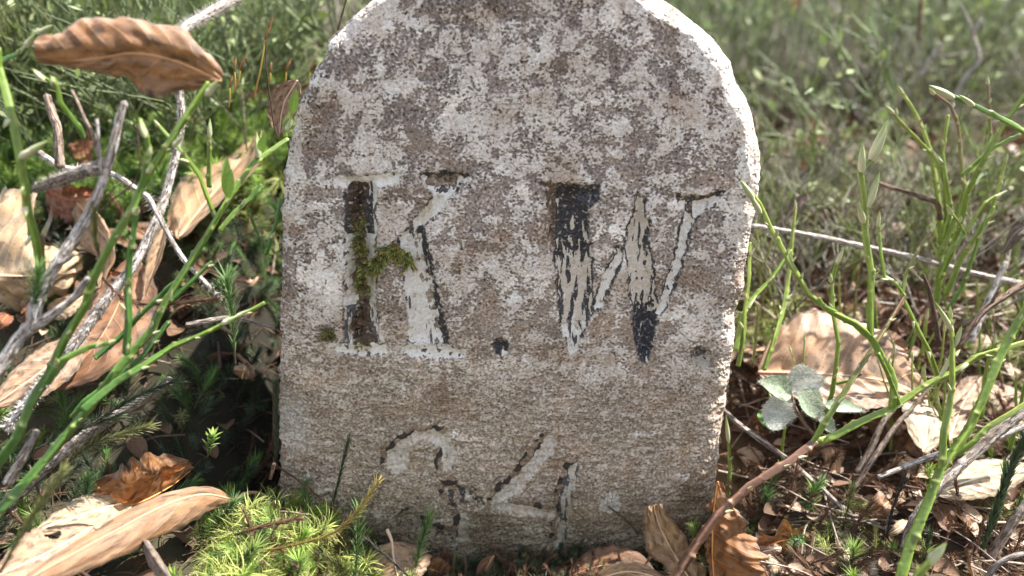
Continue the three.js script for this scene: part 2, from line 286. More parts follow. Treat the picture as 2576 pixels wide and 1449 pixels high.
        if (q < 0.36) { if (u < 0.34) brown(inn * 0.9); else if (u > 0.62 && v < 0.13 + 0.1 * rough) set(50 + 34 * grain, 53 + 34 * grain, 63 + 36 * grain, inn * 0.8); else if (long > 0.3 && v > 0.13) tan(inn); else black(inn * 0.95); }
        else if (q < 0.44) { if (long > -0.05) black(inn * 0.95); else tan(inn); }
        else if (q < 0.8) { if (long > 0.12 || gd < 0.0008 * (1 + rough)) black(inn * 0.92); else tan(inn); }
        else if (u < 0.4 + 0.2 * rough || long > 0.25) set(62, 62, 68, inn * 0.9); else white(inn);
      } else if (gl.k === 'wtwo') {
        const q = v + 0.12 * rough;
        if (q < 0.64) { if (long > 0.2 || (gd < 0.0008 && rough > -0.2) || rough > 0.36) black(inn * 0.92); else tan(inn); }
        else if (u < 0.36 + 0.1 * rough || long > 0.36) white(inn * 0.95); else set(38 + 28 * grain, 39 + 28 * grain, 47 + 28 * grain, inn * 0.9);
      } else if (gl.k === 'thin') { if (gd > 0.0009 + 0.0005 * rough) (rough > 0.4 ? black : white)(inn * 0.95); else if (long > -0.2) black(inn * 0.9); else tan(inn); }
      else if (gl.k === 'wtop') { if (u > 0.42 && v > 0.24 + 0.3 * (1 - u) + 0.2 * rough && u - v < 0.7) white(inn * 0.9); else if (u < 0.3 && v > 0.4) white(inn * 0.6); else if (rough > 0.05 || v < 0.25) black(inn * 0.9); else brown(inn * 0.85); }
      else if (gl.k === 'dotpale') { if (rough > 0.18 && v < 0.6 || (u > 0.8 && v > 0.5)) black(inn * 0.85); else if (v > 0.45) set(150, 145, 138, inn * 0.8); else brown(inn * 0.45); }
      else if (gl.k === 'num') { if (long + rough > 0.5 && gd < 0.0012) black(inn * 0.85); else if (rough + 0.4 * g3 < 0.14) { const e = smooth(-0.0002, 0.0009, gd - 0.0005 * rough); set(200 + 20 * grain, 196 + 20 * grain, 190 + 20 * grain, e * 0.82 * (0.85 + 0.3 * g2)); } else tan(inn * 0.65); }
      else if (gl.k === 'numdark') { if (v < 0.1 + 0.06 * rough) black(inn); else if (long + 0.6 * rough > 0.1) set(66, 66, 72, inn * 0.85); else if (rough < 0.1) white(inn * 0.75); else tan(inn * 0.8); }
      else if (gl.k === 'numstain') { if (v < 0.42 && rough + 0.4 * long > 0.02) black(inn * 0.8); else if (v > 0.5 && rough < 0.2) white(inn * 0.6); }
      else if (gl.k === 'numfaint') { if (rough > 0.22) black(inn * 0.8); else if (rough < -0.05) white(inn * 0.4); }
      { const chip = smooth(0.16, 0.42, wear) * inn * (gl.k.startsWith('num') ? 0.9 : 0.75); o[0] = mix(o[0], bare[0], chip); o[1] = mix(o[1], bare[1], chip); o[2] = mix(o[2], bare[2], chip); }
      if (lineBlack && 'stem arm armtop leg wone wtwo thin wtop'.includes(gl.k)) set(40, 36, 34, 0.7);
      h = mix(h, 110 + 40 * rough, inn * 0.8);
      if (gl.k.startsWith('num') && gd < 0.0006 && gd > -0.0026) { const sd = n2(x * 210 + 40, y * 210); if (polyDist(gl.p, x + 0.0016, y - 0.0016) > gd + 0.0006) { set(104, 80, 60, 0.45); if (sd > 0.12) set(36, 31, 28, 0.82); } }
    }
    // damp green and soil towards the ground on the left, one pale scar on the lower right and lower left
    const damp = smooth(0.03, -0.012, y + 0.014 * n2(x * 50, y * 50) + 0.004 * grain); set(o[0] * 0.55, o[1] * 0.54, o[2] * 0.46, damp * 0.75);
    const scar = Math.hypot((x - 0.0455) * 1.15, y - 0.0105); if (scar < 0.0055 + 0.0024 * n2(x * 300, y * 300) + 0.001 * grain) { set(192 + 20 * grain, 188 + 20 * grain, 182 + 20 * grain, 0.62); if (Math.abs(n2(x * 260 + 60, y * 260)) < 0.04) set(80, 76, 74, 0.7); h += 20; }
    const pale = smooth(0.02, 0.006, Math.hypot((x + 0.098) * 1.6, y - 0.052 + 0.004 * n2(x * 200, y * 200))); set(186 + 26 * grain, 187 + 26 * grain, 188 + 26 * grain, pale * 0.6 * (0.7 + 0.5 * g3));
    col[k] = clamp(o[0], 0, 255); col[k + 1] = clamp(o[1], 0, 255); col[k + 2] = clamp(o[2], 0, 255); col[k + 3] = 255;
    bmp[k] = bmp[k + 1] = bmp[k + 2] = clamp(h, 0, 255); bmp[k + 3] = 255;
  }
  const mk = (d, srgb) => { const t = new THREE.DataTexture(d, TW, TH, THREE.RGBAFormat); if (srgb) t.colorSpace = THREE.SRGBColorSpace; t.magFilter = THREE.LinearFilter; t.wrapS = t.wrapT = THREE.RepeatWrapping; t.needsUpdate = true; return t; };
  return new THREE.MeshStandardMaterial({ map: mk(col, true), bumpMap: mk(bmp, false), bumpScale: 0.0013, roughness: 0.92 });
})();
{
  const NX = 500, NY = 520, SIDE = 10, BACK = 14, BZ = -0.078, ring = NX + 1 + 2 * SIDE + BACK;
  const pos = new Float32Array((NY + 1) * ring * 3), uv = new Float32Array((NY + 1) * ring * 2), ids = new Uint8Array((NY + 1) * ring);
  for (let j = 0; j <= NY; j++) {
    const tj = j / NY, y = tj < 0.9 ? mix(Y0, 0.238, tj / 0.9) : mix(0.238, YT - 0.0002, Math.sin((tj - 0.9) / 0.1 * Math.PI / 2));
    const chips = (o) => Math.max(0, n2(y * 60, o) - 0.25) * 0.005, jag = 0.0009 * n2(y * 280, 4) + 0.0014 * n2(y * 95, 8) + chips(40), jag2 = 0.001 * n2(y * 260, 24) + 0.0018 * n2(y * 85, 28) - chips(55);
    const xl = edgeX(OUT_L, y) + jag, xr = Math.max(xl + 0.0004, edgeX(OUT_R, y) + jag2);
    for (let i = 0; i < ring; i++) {
      let x, z, ux, k = j * ring + i;
      if (i <= NX) {
        const t = i / NX; x = mix(xl, xr, t - 0.5 * Math.sin(2 * Math.PI * t) / (2 * Math.PI)); ux = x;
        const Rr = (x > 0 ? 0.0068 : 0.005) + 0.0034 * fbm(x * 55, y * 55 + 7, 3), d = Math.max(0, outlineDist(x, y));
        z = d < Rr ? -0.55 * (Rr - Math.sqrt(Math.max(0, Rr * Rr - (Rr - d) * (Rr - d)))) - 0.5 * (Rr - d) * (0.8 + 0.6 * n2(x * 120, y * 120)) : 0;
        const [cz, gl, gd] = carve(x, y); z -= cz; if (gl && gd > -0.0002) ids[k] = gl.id;
        const low = smooth(0.12, 0.03, y);
        z += 0.0011 * fbm(x * 32, y * 32, 2) + mix(0.0003, 0.0011, low) * fbm(x * 120, y * 260 + 3, 3) + 0.0003 * smooth(-0.02, 0.02, paintAt(x, y)) + 0.00028 * n2(x * 700, y * 700);
        z -= 0.004 * smooth(0.03, -0.03, y) * (0.5 + 0.5 * n2(x * 40, y * 60)); // worn back near the ground
      } else if (i <= NX + SIDE) { const t = (i - NX) / SIDE; x = xr - 0.002 * t * t + 0.001 * n2(y * 60, t * 6); z = mix(-0.0065, BZ + 0.004, t) ; ux = xr + t * 0.07; }
      else if (i < NX + 1 + SIDE + BACK) { const t = (i - NX - SIDE) / (BACK + 1); x = mix(xr - 0.004, xl + 0.004, t); z = BZ + 0.003 * n2(x * 30, y * 30); ux = x; }
      else { const t = (i - NX - SIDE - BACK - 1) / (SIDE); x = xl + 0.002 * (1 - t) + 0.001 * n2(y * 60 + 9, t * 6); z = mix(BZ + 0.004, -0.0065, t * 0.98); ux = xl - (1 - t) * 0.07; }
      pos.set([x, y, z], k * 3); uv.set([(ux - UX0) / (UX1 - UX0), (y - VY0) / (VY1 - VY0)], k * 2);
    }
  }
  const idx = [[], [], [], [], [], [], []];
  for (let j = 0; j < NY; j++) for (let i = 0; i < ring; i++) {
    const a = j * ring + i, b = j * ring + (i + 1) % ring, c = b + ring, d = a + ring, id = Math.max(ids[a], ids[b], ids[c], ids[d]);
    idx[id].push(a, b, c, a, c, d);
  }
  const all = new THREE.BufferGeometry(); all.setAttribute('position', new THREE.BufferAttribute(pos, 3)); all.setIndex(idx.flat()); all.computeVertexNormals();
  const nor = all.attributes.normal.array;
  const stone = thing('marker_stone', V(0, 0, 0), 'round-topped grey boundary stone with peeling white paint, carved letters K W and number 24', 'stone');
  const names = ['stone_body', 'carved_letter', 'carved_point', 'carved_letter', 'carved_point', 'carved_digit', 'carved_digit'];
  const said = ['', 'carved letter K with green moss growing in its stem', 'dark carved point after the K', 'carved letter W with black and white paint remains', 'pale worn point after the W', 'weathered carved digit 2', 'weathered carved digit 4'];
  idx.forEach((list, id) => {
    const map = new Map(), p = [], n = [], t = [], ix = [];
    for (const s of list) { let m = map.get(s); if (m === undefined) { m = map.size; map.set(s, m); p.push(pos[s * 3], pos[s * 3 + 1], pos[s * 3 + 2]); n.push(nor[s * 3], nor[s * 3 + 1], nor[s * 3 + 2]); t.push(uv[s * 2], uv[s * 2 + 1]); } ix.push(m); }
    const g = new THREE.BufferGeometry(); g.setAttribute('position', new THREE.Float32BufferAttribute(p, 3)); g.setAttribute('normal', new THREE.Float32BufferAttribute(n, 3)); g.setAttribute('uv', new THREE.Float32BufferAttribute(t, 2)); g.setIndex(ix);
    const m = mesh(names[id], g, stoneMat, stone); if (said[id]) m.userData.label = said[id];
  });
}
// ---------------------------------------------------------------- plant materials
const stemMat = new THREE.MeshPhysicalMaterial({ vertexColors: true, roughness: 0.4 });
const budMat = new THREE.MeshPhysicalMaterial({ vertexColors: true, roughness: 0.5, transmission: 0.25, thickness: 0 });
const barkMat = (() => { // long fibres, cracks and specks, repeated every 5 cm along
  const w = 512, h = 128, c = new Uint8Array(w * h * 4), b = new Uint8Array(w * h * 4);
  for (let j = 0; j < h; j++) for (let i = 0; i < w; i++) {
    const u = i / w, v = j / h, k = (j * w + i) * 4, per = (f, g, o) => mix(n2(u * f + o, v * g), n2((u - 1) * f + o, v * g), u);
    const fib = per(18, 14, 3), fine = per(60, 26, 40), crack = Math.abs(per(9, 10, 80)) < 0.05 ? 1 : 0, peel = smooth(0.12, 0.2, per(11, 5, 120));
    const t = 0.97 + 0.18 * fib + 0.18 * fine - 0.42 * crack - 0.25 * peel;
    c[k] = clamp(255 * t); c[k] = clamp(255 * t, 0, 255); c[k + 1] = clamp(255 * t * (1 - 0.06 * peel), 0, 255); c[k + 2] = clamp(255 * t * (1 - 0.12 * peel), 0, 255); c[k + 3] = 255;
    b[k] = b[k + 1] = b[k + 2] = clamp(130 + 50 * fib + 50 * fine - 80 * crack - 40 * peel, 0, 255); b[k + 3] = 255;
  }
  const mk = (d, srgb) => { const t = new THREE.DataTexture(d, w, h, THREE.RGBAFormat); if (srgb) t.colorSpace = THREE.SRGBColorSpace; t.magFilter = THREE.LinearFilter; t.wrapS = t.wrapT = THREE.RepeatWrapping; t.needsUpdate = true; return t; };
  return new THREE.MeshStandardMaterial({ vertexColors: true, roughness: 0.88, map: mk(c, true), bumpMap: mk(b, false), bumpScale: 0.0006 });
})();
const mossMat = new THREE.MeshPhysicalMaterial({ vertexColors: true, roughness: 0.7, transmission: 0.42, thickness: 0, side: THREE.DoubleSide });
const deadMat = new THREE.MeshStandardMaterial({ vertexColors: true, roughness: 0.85, side: THREE.DoubleSide });
const hairMat = new THREE.MeshStandardMaterial({ color: new THREE.Color(0.72, 0.68, 0.62), roughness: 0.8, side: THREE.DoubleSide });
const greenLeafMat = new THREE.MeshPhysicalMaterial({ vertexColors: true, roughness: 0.55, transmission: 0.35, thickness: 0, side: THREE.DoubleSide });

// dry leaf surface: fine net of veins, blotches, specks; multiplies each leaf's own colour
const NV = 9, SL = 0.36;
const [leafTex, leafBump] = (() => {
  const w = 1024, h = 512, c = new Uint8Array(w * h * 4), b = new Uint8Array(w * h * 4);
  for (let j = 0; j < h; j++) for (let i = 0; i < w; i++) {
    const u = i / w, s = j / h * 2 - 1, a = Math.abs(s), k = (j * w + i) * 4;
    const f = (u - SL * 0.5 * a - 0.06 * a * a) * NV, lat = Math.abs(f - Math.round(f)), nf = n2(u * 120 + 3 * n2(u * 30, s * 20), s * 50);
    const vein = Math.max(1 - smooth(0.02, 0.055, lat), 1 - smooth(0.015, 0.035, a));
    const net = 1 - smooth(0.0, 0.12, Math.abs(nf));
    const blot = fbm(u * 7 + 3, s * 4, 4), fine = n2(u * 260, s * 130);
    const edge = smooth(0.72, 1.0, a + 0.25 * n2(u * 14, s * 3)), stain = smooth(0.12, 0.4, fbm(u * 9 + 80, s * 5, 3));
    let v = 0.84 + 0.30 * blot + 0.10 * fine - 0.10 * net + 0.12 * vein - 0.22 * edge - 0.28 * stain;
    const [d, r] = cell(u * 30, s * 14); if (r > 0.6 && d < 0.05 + 0.16 * (r - 0.6)) v *= 0.45; { const [d2, r2] = cell(u * 90 + 5, s * 40); if (r2 > 0.75 && d2 < 0.16) v *= 0.6; }
    const warm = clamp(0.5 + 0.8 * fbm(u * 5 + 60, s * 3, 3));
    c[k] = clamp(255 * v * 1.0, 0, 255); c[k + 1] = clamp(255 * v * mix(0.9, 1.0, warm), 0, 255); c[k + 2] = clamp(255 * v * mix(0.76, 1.0, warm), 0, 255); c[k + 3] = 255;
    b[k] = b[k + 1] = b[k + 2] = clamp(120 + 70 * vein + 26 * net + 20 * fine, 0, 255); b[k + 3] = 255;
  }
  const mk = (d, srgb) => { const t = new THREE.DataTexture(d, w, h, THREE.RGBAFormat); if (srgb) t.colorSpace = THREE.SRGBColorSpace; t.magFilter = THREE.LinearFilter; t.wrapS = t.wrapT = THREE.RepeatWrapping; t.needsUpdate = true; return t; };
  return [mk(c, true), mk(b, false)];
})();
const LEAFCOL = { tan: [0.50, 0.335, 0.20], pale: [0.66, 0.51, 0.36], brown: [0.32, 0.165, 0.085], pink: [0.56, 0.39, 0.285], rust: [0.36, 0.125, 0.045], orange: [0.60, 0.27, 0.075], umber: [0.47, 0.25, 0.12], fawn: [0.42, 0.255, 0.155], dark: [0.13, 0.075, 0.055], cream: [0.72, 0.60, 0.45], grey: [0.30, 0.25, 0.23] };
const leafMats = {};
function leafMat(kind) {
  return leafMats[kind] ??= new THREE.MeshPhysicalMaterial({ color: new THREE.Color().setRGB(...LEAFCOL[kind]), map: leafTex, bumpMap: leafBump, bumpScale: 0.0006, roughness: 0.58, transmission: kind === 'dark' || kind === 'grey' ? 0.12 : kind === 'orange' ? 0.55 : kind === 'umber' ? 0.36 : 0.24, thickness: 0, side: THREE.DoubleSide });
}
const veinMats = {};
const veinMat = (kind) => veinMats[kind] ??= new THREE.MeshStandardMaterial({ color: new THREE.Color().setRGB(...LEAFCOL[kind].map((c) => Math.min(0.8, c * 1.15))), roughness: 0.7 });

// One fallen leaf. mid: points from stalk to tip; up: the way its face looks; curl and fold in radians for each half (left, right)
function dryLeaf({ name = 'dry_leaf', label, cat = 'leaf', group, mid, up, wid, curl = [0.5, 0.5], fold = [0.1, 0.1], prof = 'beech', ruffle = 0.05, pleat = 0.035, kind = 'tan', stalk, seed = 1, half = [1, 1], pw = 1, n = 64, m = 18, holes }) {
  const r = rng(seed * 7919), curve = new THREE.CatmullRomCurve3(mid, false, 'centripetal'), root = thing(name, mid[0], label, cat, group), ph = r() * 50;
  const B = new MB(mid[0]), len = curve.getLength(), at = [];
  const width = (u) => {
    if (prof === 'blunt') return wid * Math.pow(Math.sin(Math.PI * clamp(0.02 + u * 0.9)), 0.62) * (1 + 0.05 * n2(u * 17 + ph, 4));
    if (prof === 'wedge') return wid * (0.06 + 0.94 * Math.pow(u, 0.8)) * (1 + 0.12 * n2(u * 9 + ph, 1) + 0.05 * n2(u * 30, ph));
    if (prof === 'oak') return wid * Math.pow(Math.sin(Math.PI * Math.pow(clamp(u, 0, 1), 0.9)), 0.6) * (0.78 + 0.26 * Math.sin(u * 26 + ph));
    if (prof === 'torn') return wid * Math.pow(Math.sin(Math.PI * clamp(0.06 + u * 0.9, 0, 1)), 0.5) * (0.85 + 0.3 * n2(u * 5 + ph, 3));
    return wid * Math.pow(Math.sin(Math.PI * Math.pow(clamp(u * 0.995 + 0.003, 0, 1), 0.82)), 0.78) * (1 + 0.025 * Math.sin(u * NV * 2 * Math.PI) + 0.05 * n2(u * 23 + ph, 5) + 0.12 * Math.min(0, n2(u * 6 + ph, 9) + 0.2));
  };
  const fn = (v, u) => typeof v === 'function' ? v(u) : v;
  const white = [1, 1, 1]; let prev = null;
  for (let i = 0; i <= n; i++) {
    const u = i / n, p = curve.getPointAt(u), T = curve.getTangentAt(u), b = V(0, 0, 0).crossVectors(T, fn(up, u)).normalize(), nn = V(0, 0, 0).crossVectors(b, T).normalize();
    const row = [];
    for (const sg of [0, 1]) {
      const q = p.clone(), w = width(u) * fn(half[sg], u), f = fn(fold[sg], u), c = fn(curl[sg], u), side = [];
      for (let k = 1; k <= m; k++) {
        const s = k / m, ang = f + c * Math.pow(s, pw), st = (sg ? 1 : -1) * w / m;
        q.addScaledVector(b, st * Math.cos(ang)).addScaledVector(nn, Math.abs(st) * Math.sin(ang));
        const a = s, vv = (u - SL * 0.5 * a - 0.06 * a * a) * NV, lateral = Math.cos(2 * Math.PI * vv);
        const lift = wid * (0.62 * pleat * lateral * Math.sin(Math.PI * Math.min(1, s * 1.1)) * (0.6 + s) * clamp(0.55 + 1.1 * n2(u * 4 + ph, s * 2 + sg * 7)) + 1.25 * ruffle * s * s * (n2(u * 7 + ph, sg * 9 + 2) + 0.5 * n2(u * 19 + ph, sg * 5)) + (0.5 * ruffle + 0.03) * n2(u * 4.5 + ph, s * 2.2 + sg * 30) + (0.16 * ruffle + 0.01) * n2(u * 13 + ph, s * 6 + sg * 30));
        side.push(q.clone().addScaledVector(nn, lift * Math.cos(ang)).addScaledVector(b, -(sg ? 1 : -1) * lift * Math.sin(ang)));
      }
      if (sg) { row.push(p.clone()); row.push(...side); } else row.push(...side.reverse());
    }
    at.push(row);
    row.forEach((q, k) => B.v(q, white, u, k / (2 * m)));
    if (i) for (let k = 0; k < 2 * m; k++) { const s = (k + 0.5) / m - 1; if (holes && holes(u - 0.5 / n, s)) continue; const a = (i - 1) * (2 * m + 1) + k; B.q(a, a + 1, a + 2 * m + 2, a + 2 * m + 1); }
  }
  B.build('blade', leafMat(kind), root);
  const rib = new MB(mid[0]); rib.tube([...Array(14).keys()].map((k) => curve.getPointAt(k / 13 * 0.97)), (t) => mix(0.00055, 0.00018, t), () => white, { sides: 5 });
  rib.build('midrib', veinMat(kind), root);
  if (stalk) { const sB = new MB(mid[0]); sB.tube(stalk, (t) => mix(0.0007, 0.0009, t), () => white, { sides: 6 }); sB.build('leaf_stalk', veinMat(kind === 'pale' ? 'tan' : kind), root); }
  return root;
}

// ---------------------------------------------------------------- bilberry shoots: ridged green stems, buds
const GREEN = { deep: [0.050, 0.122, 0.024], mid: [0.118, 0.182, 0.026], yellow: [0.20, 0.245, 0.05], tan: [0.25, 0.19, 0.08], brown: [0.13, 0.066, 0.042], grey: [0.36, 0.33, 0.31] };
const mixc = (a, b, t) => [mix(a[0], b[0], t), mix(a[1], b[1], t), mix(a[2], b[2], t)];
class Jointed extends THREE.Curve { // straight pieces with small kinks at the joints
  constructor(pts, seed) { super(); const q = rng(seed * 97 + 3); this.pts = [pts[0]]; for (let i = 1; i < pts.length; i++) { const L = pts[i].distanceTo(pts[i - 1]), n = Math.max(1, Math.round(L / 0.013)); for (let k = 1; k <= n; k++) { const p = pts[i - 1].clone().lerp(pts[i], k / n); if (!(i === pts.length - 1 && k === n)) p.add(V((q() - 0.5), (q() - 0.5) * 0.4, (q() - 0.5)).multiplyScalar(0.0017)); this.pts.push(p); } }
    this.at = [0]; for (let i = 1; i < this.pts.length; i++) this.at.push(this.at[i - 1] + this.pts[i].distanceTo(this.pts[i - 1])); this.total = this.at[this.at.length - 1]; }
  getLength() { return this.total; }
  getPointAt(u) { const d = clamp(u) * this.total; let i = 1; while (i < this.at.length - 1 && this.at[i] < d) i++; const k = (d - this.at[i - 1]) / (this.at[i] - this.at[i - 1]); return this.pts[i - 1].clone().lerp(this.pts[i], k); }
}
function stemTube(B, pts, r0, r1, c0, c1, seed, node = 0.011) {
  const ph = seed * 3.7;
  return B.tube(new Jointed(pts, seed), (t, a, d) => {
    const k = d / node + ph + 0.45 * n2(d * 40, seed * 1.3), fr = k - Math.floor(k), w = Math.floor(k), bump = (Math.exp(-Math.pow((fr - 0.5) / 0.06, 2)) + 0.55 * smooth(0.1, 0.5, fr) * (fr < 0.5 ? 1 : 0)) * (0.03 + 0.42 * Math.pow(Math.max(0, Math.cos(a - w * 2.4)), 3));
    return mix(r0, r1, t) * (0.80 + 0.34 * Math.pow(Math.abs(Math.cos(1.5 * a + 0.4 + w * 0.4)), 4) + bump + 0.03 * n2(d * 700, a * 2 + seed));
  }, (t, a, d) => {
    const k = d / node + ph + 0.45 * n2(d * 40, seed * 1.3), fr = k - Math.floor(k), w = Math.floor(k), scar = Math.exp(-Math.pow((fr - 0.53) / 0.05, 2)) * Math.max(0, Math.cos(a - w * 2.4));
    const c = mixc(c0, c1, clamp(t + 0.15 * n2(d * 120, seed))), ridge = 0.75 * Math.pow(Math.abs(Math.cos(1.5 * a + 0.4 + w * 0.4)), 8) - 0.12;
    const m = 1 + 0.22 * n2(d * 400 + seed, a) + 0.25 * n2(d * 60, seed + 3) + ridge;
    const s = mixc([c[0] * m, c[1] * m, c[2] * m], [0.30, 0.25, 0.12], clamp(scar * 0.45));
    return n2(d * 260 + 9, a * 1.5 + seed) > 0.62 ? mixc(s, [0.10, 0.05, 0.03], 0.6) : s;
  }, { sides: 18, step: 0.0007 });
}
function budGeo(B, base, dir, len, wid, pinkish = 0.4, open = 0) {
  dir = dir.clone().normalize(); const A = Math.abs(dir.y) < 0.9 ? V(0, 1, 0) : V(1, 0, 0), X = V(0, 0, 0).crossVectors(dir, A).normalize(), Y = V(0, 0, 0).crossVectors(dir, X);
  const one = (o, l, w, off, c0, c1, tw) => {
    const S = 8, N = 8, st = B.n;
    for (let i = 0; i <= N; i++) { const t = i / N, r = w * Math.pow(Math.sin(Math.PI * Math.pow(mix(0.1, 1, t), 0.72)), 0.85); for (let k = 0; k < S; k++) { const a = k / S * 6.2832 + tw; B.v(o.clone().addScaledVector(dir, l * t).addScaledVector(X, Math.cos(a) * r + off * t * l).addScaledVector(Y, Math.sin(a) * r * 0.75), mixc(c0, c1, t)); } }
    for (let i = 0; i < N; i++) for (let k = 0; k < S; k++) { const a = st + i * S + k, b = st + i * S + (k + 1) % S; B.q(a, b, b + S, a + S); }
  };
  const green = [0.26, 0.36, 0.09], cream = [0.66, 0.63, 0.46], pink = [0.62, 0.47, 0.40];
  one(base, len, wid, 0, mixc(cream, pink, pinkish), green, 0);
  one(base.clone().addScaledVector(X, wid * 0.25), len * 0.62, wid * 0.95, 0.02, mixc(cream, pink, pinkish * 0.6), mixc(cream, green, 0.45), 0.5);
  one(base.clone().addScaledVector(X, -wid * 0.3), len * 0.8, wid * 0.8, -0.04 - open * 0.12, mixc(cream, green, 0.3), mixc(green, cream, 0.35), 1.1);
}
// branches: { p: [[px, py, z] ...], r: [start, end] in mm, c: [colour, colour] }; buds: [px, py, z, tipx, tipy, width mm]
function bilberry({ name = 'bilberry_shoot', label, cat = 'shrub shoot', group, branches, buds = [], leaves = [], seed = 1, small = false }) {
  const at = (q) => P(q[0], q[1], q[2]);
  const base = at(branches[0].p[0]), root = thing(name, base, label, cat, group);
  branches.forEach((b, i) => {
    const pts = b.p.map(at), B = new MB(base); b.r = b.r.map((x, k) => x * (k ? 0.8 : 0.87));
    stemTube(B, pts, b.r[0] / 1000, b.r[1] / 1000, GREEN[b.c?.[0] ?? 'mid'], GREEN[b.c?.[1] ?? b.c?.[0] ?? 'mid'], seed + i * 3, b.node);
    B.build(i ? 'branch' : 'stem', stemMat, root);
    const q = rng(seed * 53 + i), line = new Jointed(pts, seed + i * 3), nb = small ? 0 : Math.min(5, Math.floor(line.total / 0.016)); // little resting buds along the shoot
    for (let k = 0; k < nb; k++) { const t = 0.25 + 0.7 * (k + q()) / nb, a = line.getPointAt(t), T = line.getPointAt(Math.min(1, t + 0.02)).sub(line.getPointAt(t - 0.02)).normalize(), sd = V(q() - 0.5, (q() - 0.5) * 0.3, q() * 0.5); sd.addScaledVector(T, -sd.dot(T)).normalize(); const D = new MB(base), l = 0.0022 + 0.002 * q(); budGeo(D, a.addScaledVector(sd, mix(b.r[0], b.r[1], t) * 0.0007), T.clone().addScaledVector(sd, 0.75), l, l * 0.2, 0.3 + 0.6 * q(), 0.1); D.build('bud', budMat, root); }
  });
  buds.forEach(([x, y, z, tx, ty, w, pk], i) => { const a = at([x, y, z]), e = at([tx, ty, z + 0.001]), B = new MB(base); budGeo(B, a, e.clone().sub(a), e.distanceTo(a), w / 1000, pk ?? R0() * 0.6, (i % 3) * 0.5); B.build('bud', budMat, root); });
  leaves.forEach(([x, y, z, tx, ty, w]) => { const B = new MB(base); greenBlade(B, at([x, y, z]), at([tx, ty, z + 0.002]), w / 1000, [0.16, 0.33, 0.04], [0.3, 0.42, 0.1]); B.build('young_leaf', greenLeafMat, root); });
  return root;
}
function greenBlade(B, a, e, w, c0, c1, face = V(0.2, 0.35, 1), cup = 0.35, prof = 0.8) {
  const d = e.clone().sub(a), len = d.length(), T = d.normalize(), X = V(0, 0, 0).crossVectors(T, face).normalize(), N = V(0, 0, 0).crossVectors(X, T).normalize(), n = 24, m = 12;
  const st = B.n;
  for (let i = 0; i <= n; i++) for (let k = 0; k <= m; k++) { const u = i / n, s = k / m * 2 - 1, ww = w * Math.pow(Math.sin(Math.PI * Math.pow(mix(0.02, 0.998, u), prof)), 0.8); B.v(a.clone().addScaledVector(T, u * len).addScaledVector(X, s * ww).addScaledVector(N, cup * ww * s * s + 0.12 * len * Math.sin(Math.PI * u) * 0.5), mixc(c0, c1, clamp(Math.abs(s) < 0.13 || Math.abs(((u - 0.3 * Math.abs(s)) * 5) % 1) < 0.16 ? 0.95 : 0.5 * n2(u * 9, s * 6) + 0.2))); }
  for (let i = 0; i < n; i++) for (let k = 0; k < m; k++) { const q = st + i * (m + 1) + k; B.q(q, q + 1, q + m + 2, q + m + 1); }
}

// ---------------------------------------------------------------- dead twigs
const BARK = { white: [[0.74, 0.70, 0.68], [0.52, 0.46, 0.43]], grey: [[0.52, 0.47, 0.44], [0.34, 0.29, 0.26]], brown: [[0.20, 0.115, 0.075], [0.33, 0.23, 0.17]], pale: [[0.52, 0.42, 0.35], [0.36, 0.26, 0.2]], dark: [[0.10, 0.055, 0.04], [0.17, 0.1, 0.075]], lichen: [[0.55, 0.49, 0.45], [0.24, 0.18, 0.145]] };
function twigTube(B, pts, r0, r1, kind, seed, knots = 0.6) {
  const [ca, cb] = BARK[kind];
  return B.tube(pts, (t, a, d) => {
    const kn = n2(d * 75 + seed * 5, a * 0.6 + seed), strip = n2(d * 60 + seed, a * 3.2);
    const ring = Math.exp(-Math.pow((d * 62 + seed * 0.37 - Math.round(d * 62 + seed * 0.37)) / 0.06, 2));
    return mix(r0, r1, t) * (0.92 + knots * 0.5 * Math.max(0, kn) + 0.12 * n2(d * 600 + seed, a * 2) + (0.06 + 0.22 * knots) * strip + 0.22 * knots * ring * Math.max(0, Math.cos(a + seed)) + 0.1 * knots * ring);
  }, (t, a, d) => { const f = clamp(0.5 + 1.1 * n2(d * 45 + seed * 3, Math.cos(a) * 4 + Math.sin(a) * 3)), m = 0.85 + 0.35 * n2(d * 900, a * 2.5 + seed) + 0.4 * n2(d * 25, Math.cos(a) * 6 + 20), c = mixc(ca, cb, f); return n2(d * 240 + 40, a * 2 + seed) > 0.42 ? [c[0] * 0.45, c[1] * 0.4, c[2] * 0.38] : [c[0] * m, c[1] * m, c[2] * m]; }, { sides: 14, seg: Math.max(10, Math.round(pts[0].distanceTo(pts[pts.length - 1]) / 0.0011)), tension: 0.5 });
}
